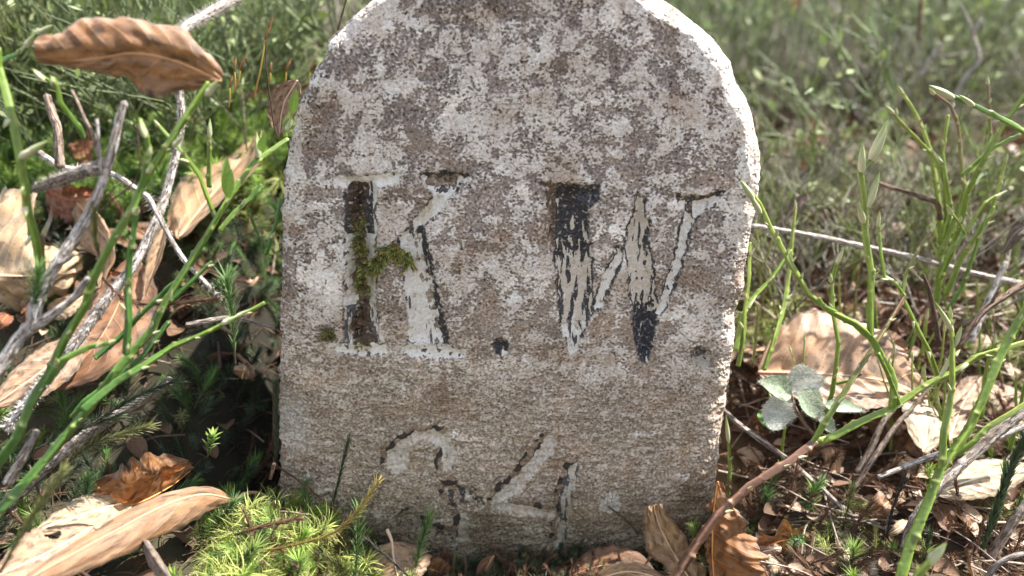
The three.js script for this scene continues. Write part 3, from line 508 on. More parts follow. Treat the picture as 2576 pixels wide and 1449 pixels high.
function twig({ name = 'dead_twig', label, cat = 'twig', group, p, r, kind = 'grey', forks = [], hair = 0, seed = 1, knots }) {
  const at = (q) => P(q[0], q[1], q[2]), pts = p.map(at), root = thing(name, pts[0], label, cat, group), B = new MB(pts[0]);
  const { curve } = twigTube(B, pts, r[0] / 1000, r[1] / 1000, kind, seed, knots); B.build('twig_stem', barkMat, root);
  forks.forEach((f, i) => { const F = new MB(pts[0]); twigTube(F, f.p.map(at), f.r[0] / 1000, f.r[1] / 1000, f.kind ?? kind, seed + i + 5, knots); F.build('side_twig', barkMat, root); });
  if (hair) {
    const H = new MB(pts[0]), q = rng(seed + 99), T = V(0, 0, 0);
    for (let i = 0; i < hair; i++) {
      const t = q(), c = curve.getPointAt(t), rad = mix(r[0], r[1], t) / 1000; curve.getTangentAt(t, T);
      const d = V(q() - 0.5, q() - 0.5, q() - 0.5); d.addScaledVector(T, -d.dot(T)).normalize();
      H.blade(c.addScaledVector(d, rad * 0.9), d.addScaledVector(T, (q() - 0.3) * 0.8), V(0, 0.3, 0), 0.001 + q() * 0.0016, 0.00011, [1, 1, 1], [1, 1, 1], T.clone().cross(d).normalize(), 2);
    }
    const h = H.build('hair', hairMat, root); h.userData.kind = 'stuff';
  }
  return root;
}

// ---------------------------------------------------------------- moss shoots: a wiry stem with whorls of narrow leaves
const MOSS = { // leaf colours root and tip, stem colour
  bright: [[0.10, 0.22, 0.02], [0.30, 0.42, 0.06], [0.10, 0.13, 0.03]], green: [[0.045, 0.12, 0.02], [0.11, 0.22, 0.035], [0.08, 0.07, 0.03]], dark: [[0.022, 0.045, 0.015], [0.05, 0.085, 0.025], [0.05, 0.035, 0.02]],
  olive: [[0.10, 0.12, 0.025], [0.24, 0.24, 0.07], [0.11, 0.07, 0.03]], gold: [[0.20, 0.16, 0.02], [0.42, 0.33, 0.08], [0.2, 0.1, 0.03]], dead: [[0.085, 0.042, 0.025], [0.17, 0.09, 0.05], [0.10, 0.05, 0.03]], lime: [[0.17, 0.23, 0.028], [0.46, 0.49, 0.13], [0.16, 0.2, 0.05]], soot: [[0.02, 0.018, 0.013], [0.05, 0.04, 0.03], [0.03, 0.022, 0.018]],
};
// o: len, leaf, spread0 (low on the stem), spread1 (near the tip), count, bend
function mossShoot(stemB, B, pts, kind, o, q) {
  const [c0, c1, cs] = MOSS[kind], r = o.r ?? 0.0005;
  const { curve } = stemB.tube(pts, (t) => mix(r, r * 0.6, t), () => cs, { sides: 5, seg: 8 });
  const T = V(0, 0, 0), n = o.count;
  for (let i = 0; i < n; i++) {
    const t = mix(o.from ?? 0.12, 1, Math.pow(i / (n - 1), o.dense ?? 0.8)), c = curve.getPointAt(t); curve.getTangentAt(t, T);
    const a = i * 2.39996 + q() * 0.5, A = Math.abs(T.y) < 0.95 ? V(0, 1, 0) : V(1, 0, 0), X = V(0, 0, 0).crossVectors(T, A).normalize(), Y = V(0, 0, 0).crossVectors(T, X);
    const rad = V(0, 0, 0).addScaledVector(X, Math.cos(a)).addScaledVector(Y, Math.sin(a)), sp = mix(o.spread0, o.spread1, Math.pow(t, 1.5)) + (q() - 0.5) * 0.3;
    const d = rad.clone().multiplyScalar(Math.sin(sp)).addScaledVector(T, Math.cos(sp)), side = V(0, 0, 0).crossVectors(T, rad).normalize();
    const bend = rad.clone().multiplyScalar(o.bend ?? 0.4).add(V((q() - 0.5) * (o.wild ?? 0.3), (q() - 0.5) * (o.wild ?? 0.3) - (o.droop ?? 0.1), (q() - 0.5) * (o.wild ?? 0.3)));
    const m = 0.75 + 0.5 * q(), L = o.leaf * (0.75 + 0.5 * q()) * mix(o.low ?? 0.9, 1, t) * (t > 0.97 ? 0.75 : 1);
    const k = t > 0.85 ? (t - 0.85) / 0.15 * 0.5 : 0;
    B.blade(c, d, bend, L, o.wid ?? 0.00042, mixc(c0, c1, k).map((x) => x * m), c1.map((x) => x * m), side, o.seg ?? 3);
  }
}
const SHAPES = {
  star: { count: 110, wid: 0.00021, leaf: 0.0068, spread0: 0.75, spread1: 0.55, from: 0.15, dense: 0.65, bend: 0.55 },
  closed: { count: 130, leaf: 0.0056, spread0: 0.26, spread1: 0.36, from: 0.03, dense: 0.9, bend: 0.08, wid: 0.00024, wild: 0.15 },
  brush: { count: 130, wid: 0.00021, leaf: 0.0062, spread0: 0.7, spread1: 0.4, from: 0.05, dense: 0.9, bend: 0.35 },
  curly: { count: 70, leaf: 0.0105, spread0: 0.9, spread1: 0.5, from: 0.1, dense: 0.8, bend: 0.9, wild: 1.9, droop: 0.7, seg: 5, wid: 0.00021 },
  dry: { count: 120, leaf: 0.0050, spread0: 0.6, spread1: 0.4, from: 0.02, dense: 1, bend: -0.3, wild: 1.0, wid: 0.00018, seg: 4 },
};
function moss({ name = 'moss_shoot', label, cat = 'moss', group, p, kind, shape, scale = 1, seed = 1, over = {} }) {
  const pts = p.map((q) => P(q[0], q[1], q[2])), root = thing(name, pts[0], label, cat, group), S = new MB(pts[0]), B = new MB(pts[0]), o = { ...SHAPES[shape], ...over };
  o.leaf *= scale; if (o.wid) o.wid *= scale; mossShoot(S, B, pts, kind, o, rng(seed * 131));
  S.build('shoot_stem', barkMat, root); B.build('foliage', kind === 'dead' || kind === 'soot' ? deadMat : mossMat, root);
  return root;
}
function scatter(name, label, geo, mat, list) { // many copies nobody would count: [position, turn, lean axis x, lean z, scale, tint]
  const im = new THREE.InstancedMesh(geo, mat, list.length), M = new THREE.Matrix4(), q = new THREE.Quaternion(), e = new THREE.Euler(), c = new THREE.Color();
  list.forEach(([p, ry, rx, rz, s, t], i) => { e.set(rx, ry, rz, 'XZY'); q.setFromEuler(e); M.compose(p, q, s.isVector3 ? s : V(s, s, s)); im.setMatrixAt(i, M); im.setColorAt(i, c.setRGB(...(t.length ? t : [t, t, t]))); });
  im.name = numbered(name); im.userData.kind = 'stuff'; im.userData.label = label; im.castShadow = im.receiveShadow = true; scene.add(im); return im;
}
// ---------------------------------------------------------------- low cover: moss, needles, litter, the thicket behind
{
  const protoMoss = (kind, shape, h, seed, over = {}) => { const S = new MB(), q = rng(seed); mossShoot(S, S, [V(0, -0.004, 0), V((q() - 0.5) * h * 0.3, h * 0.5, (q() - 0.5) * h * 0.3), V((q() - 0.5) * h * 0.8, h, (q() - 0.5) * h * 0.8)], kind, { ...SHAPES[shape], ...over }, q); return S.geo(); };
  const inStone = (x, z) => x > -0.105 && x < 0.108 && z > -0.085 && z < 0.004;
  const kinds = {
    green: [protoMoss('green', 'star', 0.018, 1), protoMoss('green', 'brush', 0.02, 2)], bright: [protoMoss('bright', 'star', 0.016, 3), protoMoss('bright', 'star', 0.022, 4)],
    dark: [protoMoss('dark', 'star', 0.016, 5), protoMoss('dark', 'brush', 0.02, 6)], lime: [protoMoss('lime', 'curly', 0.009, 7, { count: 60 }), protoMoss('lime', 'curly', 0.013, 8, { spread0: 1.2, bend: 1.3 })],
    dead: [protoMoss('dead', 'dry', 0.022, 9), protoMoss('dead', 'dry', 0.026, 10)], olive: [protoMoss('olive', 'curly', 0.012, 11, { count: 40, leaf: 0.005 }), protoMoss('olive', 'brush', 0.018, 12)],
  };
  const lists = Object.fromEntries(Object.entries(kinds).map(([k, v]) => [k, v.map(() => [])])), q = rng(314);
  const put = (kind, x, z, s, lean = 0.5) => { const l = lists[kind][Math.floor(q() * 2)]; l.push([onGround(x, z, -0.001), q() * 6.28, (q() - 0.5) * lean, (q() - 0.5) * lean, s, 0.7 + 0.6 * q()]); };
  for (let i = 0; i < 9000; i++) { // the mossy bank on the left
    const x = mix(-0.42, -0.055, q()), z = mix(-0.36, 0.1, q()); if (inStone(x, z)) continue;
    if (x < -0.115 && z > -0.11 && q() < 0.62) continue;
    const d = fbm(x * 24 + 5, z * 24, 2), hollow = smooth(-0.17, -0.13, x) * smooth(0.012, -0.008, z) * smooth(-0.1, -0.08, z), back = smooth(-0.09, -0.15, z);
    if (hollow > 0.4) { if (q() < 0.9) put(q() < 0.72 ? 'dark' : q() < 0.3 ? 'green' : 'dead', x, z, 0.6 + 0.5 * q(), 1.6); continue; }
    const front = smooth(0.005, 0.02, z) * smooth(-0.125, -0.11, x);
    if (front <= 0.5 && z > 0.01 && x > -0.24 && q() < 0.7) continue;
    if (front > 0.5) { const hill = clamp(0.75 + 0.9 * n2(x * 70, z * 70), 0.35, 1.2); put(q() < 0.6 ? 'lime' : q() < 0.35 ? 'bright' : q() < 0.45 ? 'green' : q() < 0.6 ? 'olive' : 'dead', x, z, (0.65 + 0.55 * q()) * hill, 1.8); continue; }
    if (d < -0.05 - back * 0.4 && q() < 0.75) continue;
    const w = q();
    if (back > 0.5) put(w < 0.62 ? 'bright' : w < 0.85 ? 'green' : 'lime', x, z, 0.8 + 0.6 * q(), 0.7);
    else put(w < 0.45 ? 'green' : w < 0.7 ? 'dark' : w < 0.86 ? 'olive' : w < 0.93 ? 'bright' : 'dead', x, z, 0.6 + 0.6 * q(), 1.1);
  }
  for (let i = 0; i < 1500; i++) { const x = mix(-0.45, 0.45, q()), z = mix(0.09, 0.24, q()); put(['green', 'olive', 'dead', 'lime'][Math.floor(q() * 4)], x, z, 0.7 + 0.5 * q(), 1.4); }
  for (let i = 0; i < 900; i++) { const x = mix(-0.125, -0.046, q()), z = mix(0.007, 0.075, q()), hill = clamp(0.8 + 0.9 * n2(x * 70, z * 70), 0.35, 1.2); put(q() < 0.72 ? 'lime' : q() < 0.5 ? 'bright' : 'olive', x, z, (0.6 + 0.5 * q()) * hill, 1.8); }
  for (let i = 0; i < 5200; i++) { // thin patches on the right
    const x = mix(0.06, 0.42, q()), z = mix(-0.34, 0.09, q()); if (inStone(x, z)) continue;
    const d = fbm(x * 20 + 50, z * 20, 2), w = q();
    if (d > 0.1) put(w < 0.6 ? 'olive' : 'lime', x, z, 0.5 + 0.4 * q(), 1.4); else if (d < 0.0) { if (w < 0.75) put('dead', x, z, 0.6 + 0.6 * q(), 2.4); } else if (w < 0.2) put(w < 0.06 ? 'green' : 'bright', x, z, 0.7 + 0.4 * q());
  }
  for (let i = 0; i < 2200; i++) { const x = mix(-0.105, 0.11, q()), z = 0.001 + 0.07 * Math.pow(q(), 2.2); put(q() < 0.4 ? 'dark' : q() < 0.65 ? 'dead' : 'olive', x, z, 0.35 + 0.4 * q(), 1.6); }
  const said = { green: 'green haircap moss carpet on the bank left of the stone', bright: 'bright sunlit star moss on top of the left bank', dark: 'dark shaded moss in the hollow beside the stone', lime: 'yellow green curly cushion moss at the stone foot', dead: 'dried brown moss strands among the litter', olive: 'olive flat moss between twigs and leaves' };
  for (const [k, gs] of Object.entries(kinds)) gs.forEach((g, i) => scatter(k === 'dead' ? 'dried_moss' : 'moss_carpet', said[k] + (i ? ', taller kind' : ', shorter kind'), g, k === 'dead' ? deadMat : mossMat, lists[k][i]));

  // needles, crumbs of bark, bits of leaf and thin dead stems on the ground
  const stick = (len, r, c, bend) => { const B = new MB(); B.tube([V(-len / 2, 0, 0), V(0, bend, bend * 0.6), V(len / 2, 0, 0)], (t) => r * (1 - 0.4 * t), (t, a, d) => { const m = 0.7 + 0.6 * R0(); return c.map((x) => x * m); }, { sides: 5, seg: 7 }); return B.geo(); };
  const flake = (s, c) => { const B = new MB(); greenBlade(B, V(-s, 0, 0), V(s, 0, 0), s * 0.55, c, c.map((x) => x * 0.7), V(0, 1, 0.2), 0.5); return B.geo(); };
  const bits = [['needle_litter', 'thin brown needles and fibres lying on the soil', stick(0.013, 0.00022, [0.2, 0.115, 0.07], 0.0016), 15000, 0.6], ['twig_litter', 'pale broken dead stems lying in the litter', stick(0.03, 0.0005, [0.36, 0.28, 0.22], 0.003), 700, 1], ['pale_litter', 'pale pinkish dry stems lying criss-cross right of the stone', stick(0.042, 0.0005, [0.60, 0.49, 0.40], 0.004), 1900, 1], ['stem_litter', 'dark broken stalks lying in the litter', stick(0.028, 0.0007, [0.14, 0.08, 0.055], 0.002), 1200, 1], ['leaf_litter', 'small pale scraps of dry leaf on the ground', flake(0.006, [0.52, 0.38, 0.26]), 1700, 1], ['bark_litter', 'small dark scraps of leaf and bark on the ground', flake(0.007, [0.22, 0.12, 0.07]), 1500, 1]];
  for (const [name, label, g, n, s] of bits) {
    const l = []; for (let i = 0; i < n; i++) { const near = q() < 0.72, x = near ? mix(-0.42, 0.42, q()) : mix(-1, 1, q()), z = near ? mix(-0.33, 0.14, q()) : mix(-1.1, -0.3, q()); if (inStone(x, z)) continue; if (name === 'pale_litter' && x < 0.1) continue; if (x < -0.05 && name === 'leaf_litter' && (q() < 0.5 || x > -0.18)) continue; const f = near ? 1 : 1.7; l.push([onGround(x, z, 0.001 + q() * 0.008 * (x > 0.05 ? 1 : 0.7)), q() * 6.28, (q() - 0.5) * 0.9, (q() - 0.5) * 1.0, (0.6 + 0.9 * q()) * f, 0.6 + 0.8 * q()]); }
    scatter(name, label, g, name.endsWith('litter') && !name.startsWith('leaf') ? barkMat : greenLeafMat, l);
  }
  // bilberry thicket: thin green and brown stems, few young leaves
  const bush = (seed, c0, c1, h, leafy) => {
    const r = rng(seed), B = new MB();
    for (let s = 0; s < 5; s++) {
      const a = r() * 6.28, lean = 0.2 + r() * 0.9; let p = V((r() - 0.5) * 0.02, -0.005, (r() - 0.5) * 0.02), d = V(Math.cos(a) * lean, 1, Math.sin(a) * lean).normalize();
      const grow = (p, d, len, rad, depth) => {
        const e = p.clone().addScaledVector(d, len), mid = p.clone().lerp(e, 0.5).add(V((r() - 0.5) * len * 0.15, 0, (r() - 0.5) * len * 0.15)), m = 0.7 + 0.6 * r();
        B.tube([p, mid, e], (t) => rad * (1 - 0.3 * t), (t) => mixc(c0, c1, clamp(depth * 0.4 + t * 0.3)).map((x) => x * m), { sides: 5, seg: 4 });
        if (leafy && depth >= 1) for (let k = 0; k < Math.ceil(leafy); k++) if (r() < 0.45 * leafy) { const b = p.clone().lerp(e, r()), t = b.clone().add(V(r() - 0.5, r() - 0.2, r() - 0.5).multiplyScalar(0.016)); greenLeafSmall(B, b, t, 0.0026, r() < 0.5 ? [0.20, 0.28, 0.07] : [0.34, 0.38, 0.17], r); }
        if (depth < 3) for (let k = 0; k < 2 + (r() < 0.4 ? 1 : 0); k++) grow(p.clone().lerp(e, 0.6 + 0.4 * r()), d.clone().add(V((r() - 0.5) * 1.3, (r() - 0.35) * 0.7, (r() - 0.5) * 1.3)).normalize(), len * (0.6 + 0.25 * r()), rad * 0.75, depth + 1);
      };
      grow(p, d, h * (0.35 + 0.2 * r()), 0.0012, 0);
    }
    return B.geo();
  };
  function greenLeafSmall(B, a, e, w, c, r) { const d = e.clone().sub(a), X = V(r() - 0.5, r() - 0.5, r() - 0.5).cross(d).normalize(), m = a.clone().lerp(e, 0.5), i = B.v(a, c), j = B.v(m.clone().addScaledVector(X, w), c), k = B.v(e, c), l = B.v(m.addScaledVector(X, -w), c); B.q(i, j, k, l); }
  const B1 = [bush(1, [0.085, 0.06, 0.04], [0.13, 0.15, 0.045], 0.12, 0.5), bush(2, [0.10, 0.095, 0.035], [0.19, 0.22, 0.06], 0.14, 0.4), bush(3, [0.12, 0.085, 0.06], [0.20, 0.18, 0.10], 0.11, 0), bush(4, [0.07, 0.09, 0.035], [0.13, 0.19, 0.05], 0.16, 0.8), bush(5, [0.2, 0.16, 0.13], [0.34, 0.31, 0.25], 0.13, 0)];
  const L1 = B1.map(() => []);
  for (let i = 0; i < 2600; i++) {
    const t = Math.pow(q(), 1.3), z = mix(-0.30, -3.2, t), w = 0.35 + 0.75 * (0.306 - z), x = mix(-w, w, q());
    const open = smooth(-0.75, -0.42, z) * smooth(0, 0.1, x); // more bare ground just behind on the right
    if (q() < open * 0.88 || fbm(x * 5.5 + 7, z * 5.5, 2) < (z < -0.55 ? -0.14 : 0.0)) continue;
    const k = Math.min(4, Math.floor(q() * 5)); L1[k].push([onGround(x, z, -0.004), q() * 6.28, (q() - 0.5) * 1.9, (q() - 0.5) * 1.9, (0.75 + 0.7 * q()) * (1 + t * 0.5), 0.7 + 0.6 * q()]);
  }
  for (let i = 0; i < 90; i++) { const x = mix(-0.42, -0.16, q()), z = mix(-0.34, -0.14, q()); L1[[1, 3][i % 2]].push([onGround(x, z, -0.004), q() * 6.28, (q() - 0.5) * 0.5, (q() - 0.5) * 0.5, 0.5 + 0.4 * q(), 0.8 + 0.4 * q()]); }
  for (let i = 0; i < 70; i++) { const x = mix(0.13, 0.42, q()), z = mix(-0.32, -0.1, q()); L1[[1, 2, 4][i % 3]].push([onGround(x, z, -0.004), q() * 6.28, (q() - 0.5) * 0.5, (q() - 0.5) * 0.5, 0.4 + 0.35 * q(), 0.8 + 0.4 * q()]); }
  const said2 = ['brown stemmed bilberry thicket on the slope behind', 'yellow green bilberry thicket on the slope behind', 'pale leafless bilberry thicket on the slope behind', 'leafy green bilberry thicket on the slope behind', 'grey dead brushwood on the slope behind'];
  B1.forEach((g, i) => scatter('undergrowth', said2[i], g, mossMat, L1[i]));
  // brown leaves lying under the thicket
  { const B = new MB(), r = rng(8), n = 10, m = 6, st = B.n; for (let i = 0; i <= n; i++) for (let k = 0; k <= m; k++) { const u = i / n, s = k / m * 2 - 1, w = 0.018 * Math.pow(Math.sin(Math.PI * Math.pow(mix(0.01, 0.995, u), 0.85)), 0.8); B.v(V((u - 0.5) * 0.065, 0.008 * s * s + 0.01 * Math.sin(3 * u) + 0.0016 * n2(u * 8, s * 5), s * w), [1, 1, 1], u, k / m); } for (let i = 0; i < n; i++) for (let k = 0; k < m; k++) { const a = i * (m + 1) + k; B.q(a, a + m + 1, a + m + 2, a + 1); }
    const g = B.geo(), l = []; for (let i = 0; i < 2300; i++) { const z = mix(-0.2, -2.8, Math.pow(q(), 1.5)), w = 0.3 + 0.7 * (0.306 - z), x = mix(-w, w, q()); if (x < 0.1 && z > -0.4 && q() < 0.8) continue; const t = q(); l.push([onGround(x, z, 0.004 + q() * 0.01), q() * 6.28, (q() - 0.5) * 1.2, (q() - 0.5) * 1.2, 0.6 + 0.7 * q(), t < 0.6 ? [0.36, 0.22, 0.15] : t < 0.85 ? [0.5, 0.38, 0.28] : [0.4, 0.16, 0.06]]); }
    scatter('fallen_leaves', 'brown fallen leaves lying under the thicket behind the stone', g, new THREE.MeshPhysicalMaterial({ map: leafTex, roughness: 0.6, transmission: 0.25, thickness: 0, side: THREE.DoubleSide }), l); }
}
// ---------------------------------------------------------------- places on the ground seen at a pixel, lifted a little towards the eye
const S = (px, py, f = 0) => P(px, py, G(px, py).z + f);
const SZ = (px, py, f = 0) => [px, py, G(px, py).z + f];
const perPx = (p) => { const d = p.clone().sub(camera.position).dot(AZ) * -1; return d * 2 * TX / W; };
// leaf whose points are [px, py, lift] or [px, py, z, 1]; widths in pixels
function leaf({ m, w, st, up = [0, 0.6, 0.8], mm = 18, ...o }) {
  const at = (q) => q[3] ? P(q[0], q[1], q[2]) : S(q[0], q[1], q[2]), mid = m.map(at);
  return dryLeaf({ ...o, m: mm, mid, wid: w * perPx(mid[Math.floor(mid.length / 2)]), up: V(...up), stalk: st?.map(at) });
}
// ---------------------------------------------------------------- fallen beech leaves, left side
const hump = (pts) => (u) => { for (let i = 1; i < pts.length; i++) if (u <= pts[i][0]) { const [a, x] = pts[i - 1], [b, y] = pts[i], k = (u - a) / (b - a); return x + (y - x) * k * k * (3 - 2 * k); } return pts[pts.length - 1][1]; };
leaf({ label: 'large curled brown leaf hanging on a bilberry stem, its upper rim rolled over and sunlit', m: [[556, 202, 0.040, 1], [500, 178, 0.043, 1], [430, 150, 0.046, 1], [330, 134, 0.050, 1], [240, 148, 0.052, 1], [150, 152, 0.054, 1], [86, 140, 0.056, 1]], w: 100, up: [0, -0.05, 1], fold: [0.05, 0.75], curl: [hump([[0, 0.3], [0.3, 0.35], [0.6, -0.9], [1, -1.2]]), -2.7], half: [hump([[0, 0.9], [0.16, 0.95], [0.3, 1.16], [0.48, 1.0], [0.6, 0.55], [0.8, 0.32], [1, 0.3]]), hump([[0, 1.5], [0.3, 1.35], [0.5, 1.45], [0.75, 1.65], [1, 1.5]])], kind: 'umber', prof: 'blunt', ruffle: 0.14, pleat: 0.04, seed: 1, n: 110, mm: 26 });
leaf({ label: 'smooth dark brown leaf lying behind the hanging curled leaf', m: [[-40, 212, 0.015], [120, 205, 0.020], [250, 215, 0.023], [335, 262, 0.020]], w: 50, fold: [0.1, -0.1], curl: [-0.3, -0.5], kind: 'brown', seed: 2, ruffle: 0.03 });
leaf({ label: 'big pale crumpled leaf with raised veins at the left edge, sunlit', m: [[-150, 700, 0.03], [-20, 694, 0.035], [110, 688, 0.035], [205, 640, 0.03]], w: 235, up: [0, 0.45, 0.9], fold: [0.12, -0.5], curl: [-0.5, -1.2], half: [1.05, 0.62], kind: 'pale', pleat: 0.06, ruffle: 0.06, seed: 3, n: 90 });
leaf({ label: 'tan twisted leaf curled beside the grey forked twig', m: [[185, 500, 0.038], [235, 560, 0.043], [282, 640, 0.040], [250, 725, 0.038]], w: 62, fold: [0.4, 0.2], curl: [1.3, -0.9], kind: 'tan', ruffle: 0.14, seed: 4 });
leaf({ label: 'red brown leaf standing upright behind the grey twig', m: [[204, 296, 0.040], [206, 350, 0.040], [228, 436, 0.038]], w: 46, up: [0.1, 0.2, 1], fold: [0.3, 0.2], curl: [-0.6, 0.5], kind: 'rust', seed: 5 });
leaf({ label: 'dark rust leaf crushed under the shaggy husk', m: [[120, 480, 0.038], [190, 505, 0.040], [262, 490, 0.036]], w: 58, fold: [0.5, 0.4], curl: [0.9, -1.2], kind: 'rust', ruffle: 0.2, seed: 6 });
leaf({ label: 'brown pointed leaf behind the long green stem left of the stone', m: [[448, 600, 0.034], [520, 505, 0.040], [592, 420, 0.044], [640, 334, 0.048]], w: 105, up: [-0.1, 0.5, 0.85], fold: [0.1, 0.35], curl: [-0.4, 0.4], kind: 'tan', seed: 7, ruffle: 0.06 });
leaf({ label: 'narrow tan leaf folded lengthwise beneath the crossing white stalks', m: [[424, 560, 0.034], [398, 650, 0.036], [362, 748, 0.034]], w: 42, fold: [0.5, 0.2], curl: [0.8, -0.8], kind: 'tan', seed: 8 });
leaf({ label: 'broad dull brown leaf lying flat under the thick white stalk', m: [[335, 650, 0.028], [300, 760, 0.030], [230, 880, 0.032], [110, 985, 0.032]], w: 100, fold: [0.05, 0.05], curl: [-0.3, -0.3], kind: 'brown', seed: 9, ruffle: 0.05 });
leaf({ label: 'pinkish brown leaf at the left edge below the fork of the grey twig', m: [[215, 850, 0.036], [110, 930, 0.038], [-30, 1030, 0.038]], w: 62, fold: [0.1, 0.1], curl: [-0.5, -0.3], kind: 'pink', seed: 10 });
leaf({ label: 'cream curled leaf edge between the fork of the grey twig', m: [[125, 790, 0.036], [165, 770, 0.040], [215, 742, 0.038]], w: 32, fold: [0.6, 0.3], curl: [1.0, -0.8], kind: 'pale', seed: 11 });
leaf({ label: 'folded orange leaf standing open like a cup on the moss', m: [[240, 1262, 0.030], [330, 1270, 0.030], [425, 1226, 0.028], [484, 1180, 0.024]], w: 96, up: [0.05, 1, 0.12], fold: [1.35, 1.45], curl: [-0.4, -0.15], kind: 'orange', prof: 'torn', ruffle: 0.13, seed: 12, half: [1.3, 1.05] });
leaf({ label: 'long glossy tan leaf rolled along its length at the bottom left, stalk to the right', m: [[592, 1258, 0.036], [500, 1245, 0.044], [390, 1282, 0.046], [250, 1358, 0.046], [100, 1440, 0.046], [0, 1510, 0.046]], w: 80, up: [0, 0.65, 0.75], fold: [0.15, 0.15], curl: [-1.4, -1.7], kind: 'fawn', pleat: 0.03, ruffle: 0.03, st: [[592, 1258, 0.036], [612, 1243, 0.036], [640, 1240, 0.034], [664, 1248, 0.032]], seed: 13, n: 90 });
leaf({ label: 'pale leaf blade lying behind the long rolled tan leaf', m: [[340, 1258, 0.030], [220, 1290, 0.036], [84, 1338, 0.036]], w: 52, fold: [0.05, 0.05], curl: [-0.3, -0.5], kind: 'cream', seed: 14 });
leaf({ label: 'pinkish leaf with a dark hole in the bottom left corner', m: [[235, 1325, 0.032], [120, 1390, 0.036], [-20, 1455, 0.036]], w: 84, fold: [0.1, 0.1], curl: [-0.4, -0.4], kind: 'pink', seed: 15, holes: (u, s) => Math.hypot((u - 0.35) * 3, s - 0.55) < 0.25 });
leaf({ label: 'dark grey dried leaf rolled up at the bottom edge', m: [[362, 1352, 0.035], [398, 1400, 0.035], [446, 1480, 0.035]], w: 34, fold: [0.6, 0.4], curl: [1.7, -1.0], kind: 'grey', seed: 16 });
leaf({ label: 'brown leaf leaning against the left shoulder of the stone', m: [[748, 203, -0.03, 1], [714, 262, -0.03, 1], [702, 345, -0.028, 1]], w: 40, up: [-0.1, 0.1, 1], fold: [0.2, 0.2], curl: [-0.3, 0.6], kind: 'pink', seed: 17 });
leaf({ label: 'rust leaf caught among green stems at the top left', m: [[325, 62, 0.02], [368, 22, 0.02], [415, -14, 0.02]], w: 48, fold: [0.3, 0.2], curl: [0.9, 0.5], kind: 'rust', seed: 18 });
leaf({ label: 'small rust leaf scrap at the foot of the long green stem', m: [[278, 686, 0.03], [300, 692, 0.03], [322, 690, 0.03]], w: 12, curl: [1.4, 0.3], kind: 'rust', seed: 19, n: 24, mm: 8 });
// ---------------------------------------------------------------- fallen leaves, in front of the stone and right
leaf({ label: 'pinkish leaf leaning at the stone foot with its stalk upward', m: [[986, 1362, 0.014, 1], [990, 1400, 0.018, 1], [1012, 1500, 0.03, 1]], w: 92, up: [0, 0.3, 1], fold: [0.1, 0.1], curl: [-0.5, -0.6], kind: 'pink', st: [[986, 1362, 0.014, 1], [981, 1348, 0.012, 1], [974, 1333, 0.010, 1]], seed: 20, ruffle: 0.04 });
leaf({ label: 'tan leaf edge behind the green moss shoot at the bottom', m: [[1040, 1432, 0.010, 1], [1090, 1434, 0.010, 1], [1150, 1470, 0.014, 1]], w: 34, fold: [0.2, 0.3], curl: [-0.6, 0.6], kind: 'orange', seed: 21, n: 32 });
leaf({ label: 'small brown leaf folded on end at the middle of the bottom edge', m: [[1242, 1398, 0.008, 1], [1224, 1430, 0.010, 1], [1204, 1480, 0.014, 1]], w: 24, up: [-0.3, 0.2, 1], fold: [0.9, 0.3], curl: [0.3, 0.2], kind: 'brown', seed: 22, n: 32 });
leaf({ label: 'flat reddish leaf below the carved 4', m: [[1432, 1450, 0.012, 1], [1510, 1424, 0.010, 1], [1590, 1424, 0.010, 1], [1665, 1470, 0.014, 1]], w: 46, up: [0, 0.7, 0.7], fold: [0.2, 0.1], curl: [-0.3, -0.4], kind: 'brown', seed: 23, ruffle: 0.05 });
leaf({ label: 'orange tan leaf in front of the flat reddish leaf', m: [[1490, 1462, 0.022, 1], [1580, 1438, 0.022, 1], [1690, 1464, 0.022, 1]], w: 28, up: [0, 0.7, 0.7], curl: [-0.5, -0.3], kind: 'tan', seed: 24 });
leaf({ label: 'pointed tan leaf standing against the lower right of the stone', m: [[1762, 1500, 0.026, 1], [1706, 1410, 0.016, 1], [1664, 1335, 0.010, 1], [1643, 1270, 0.006, 1]], w: 74, up: [-0.1, 0.15, 1], fold: [0.15, 0.25], curl: [-0.5, 0.5], kind: 'tan', seed: 25, ruffle: 0.13, prof: 'torn', half: [0.9, 0.9] });
leaf({ label: 'tall backlit orange leaf at the right foot of the stone, bright rim turned over', m: [[1806, 1212, 0.010, 1], [1796, 1290, 0.016, 1], [1792, 1390, 0.024, 1], [1800, 1500, 0.032, 1]], w: 205, up: [-0.6, 0.1, 0.8], fold: [0.1, -0.4], curl: [-2.1, -0.5], pw: 4, half: [1, 0.1], kind: 'orange', prof: 'wedge', ruffle: 0.10, pleat: 0.02, seed: 26, n: 80, mm: 26 });
leaf({ label: 'ragged tan leaf with pointed lobes beside the tall orange leaf', m: [[1870, 1425, 0.022, 1], [1945, 1368, 0.020, 1], [2036, 1350, 0.016, 1]], w: 74, up: [0.1, 0.3, 0.95], fold: [0.3, 0.2], curl: [0.5, -0.8], kind: 'orange', prof: 'oak', ruffle: 0.14, seed: 27 });
leaf({ label: 'narrow white bleached leaf standing among moss shoots on the right', m: [[1998, 1208, -0.006, 1], [2004, 1270, -0.004, 1], [2026, 1350, 0.0, 1]], w: 24, up: [0.3, 0.2, 1], fold: [0.2, 0.2], curl: [0.7, -0.5], kind: 'cream', seed: 28, n: 40 });
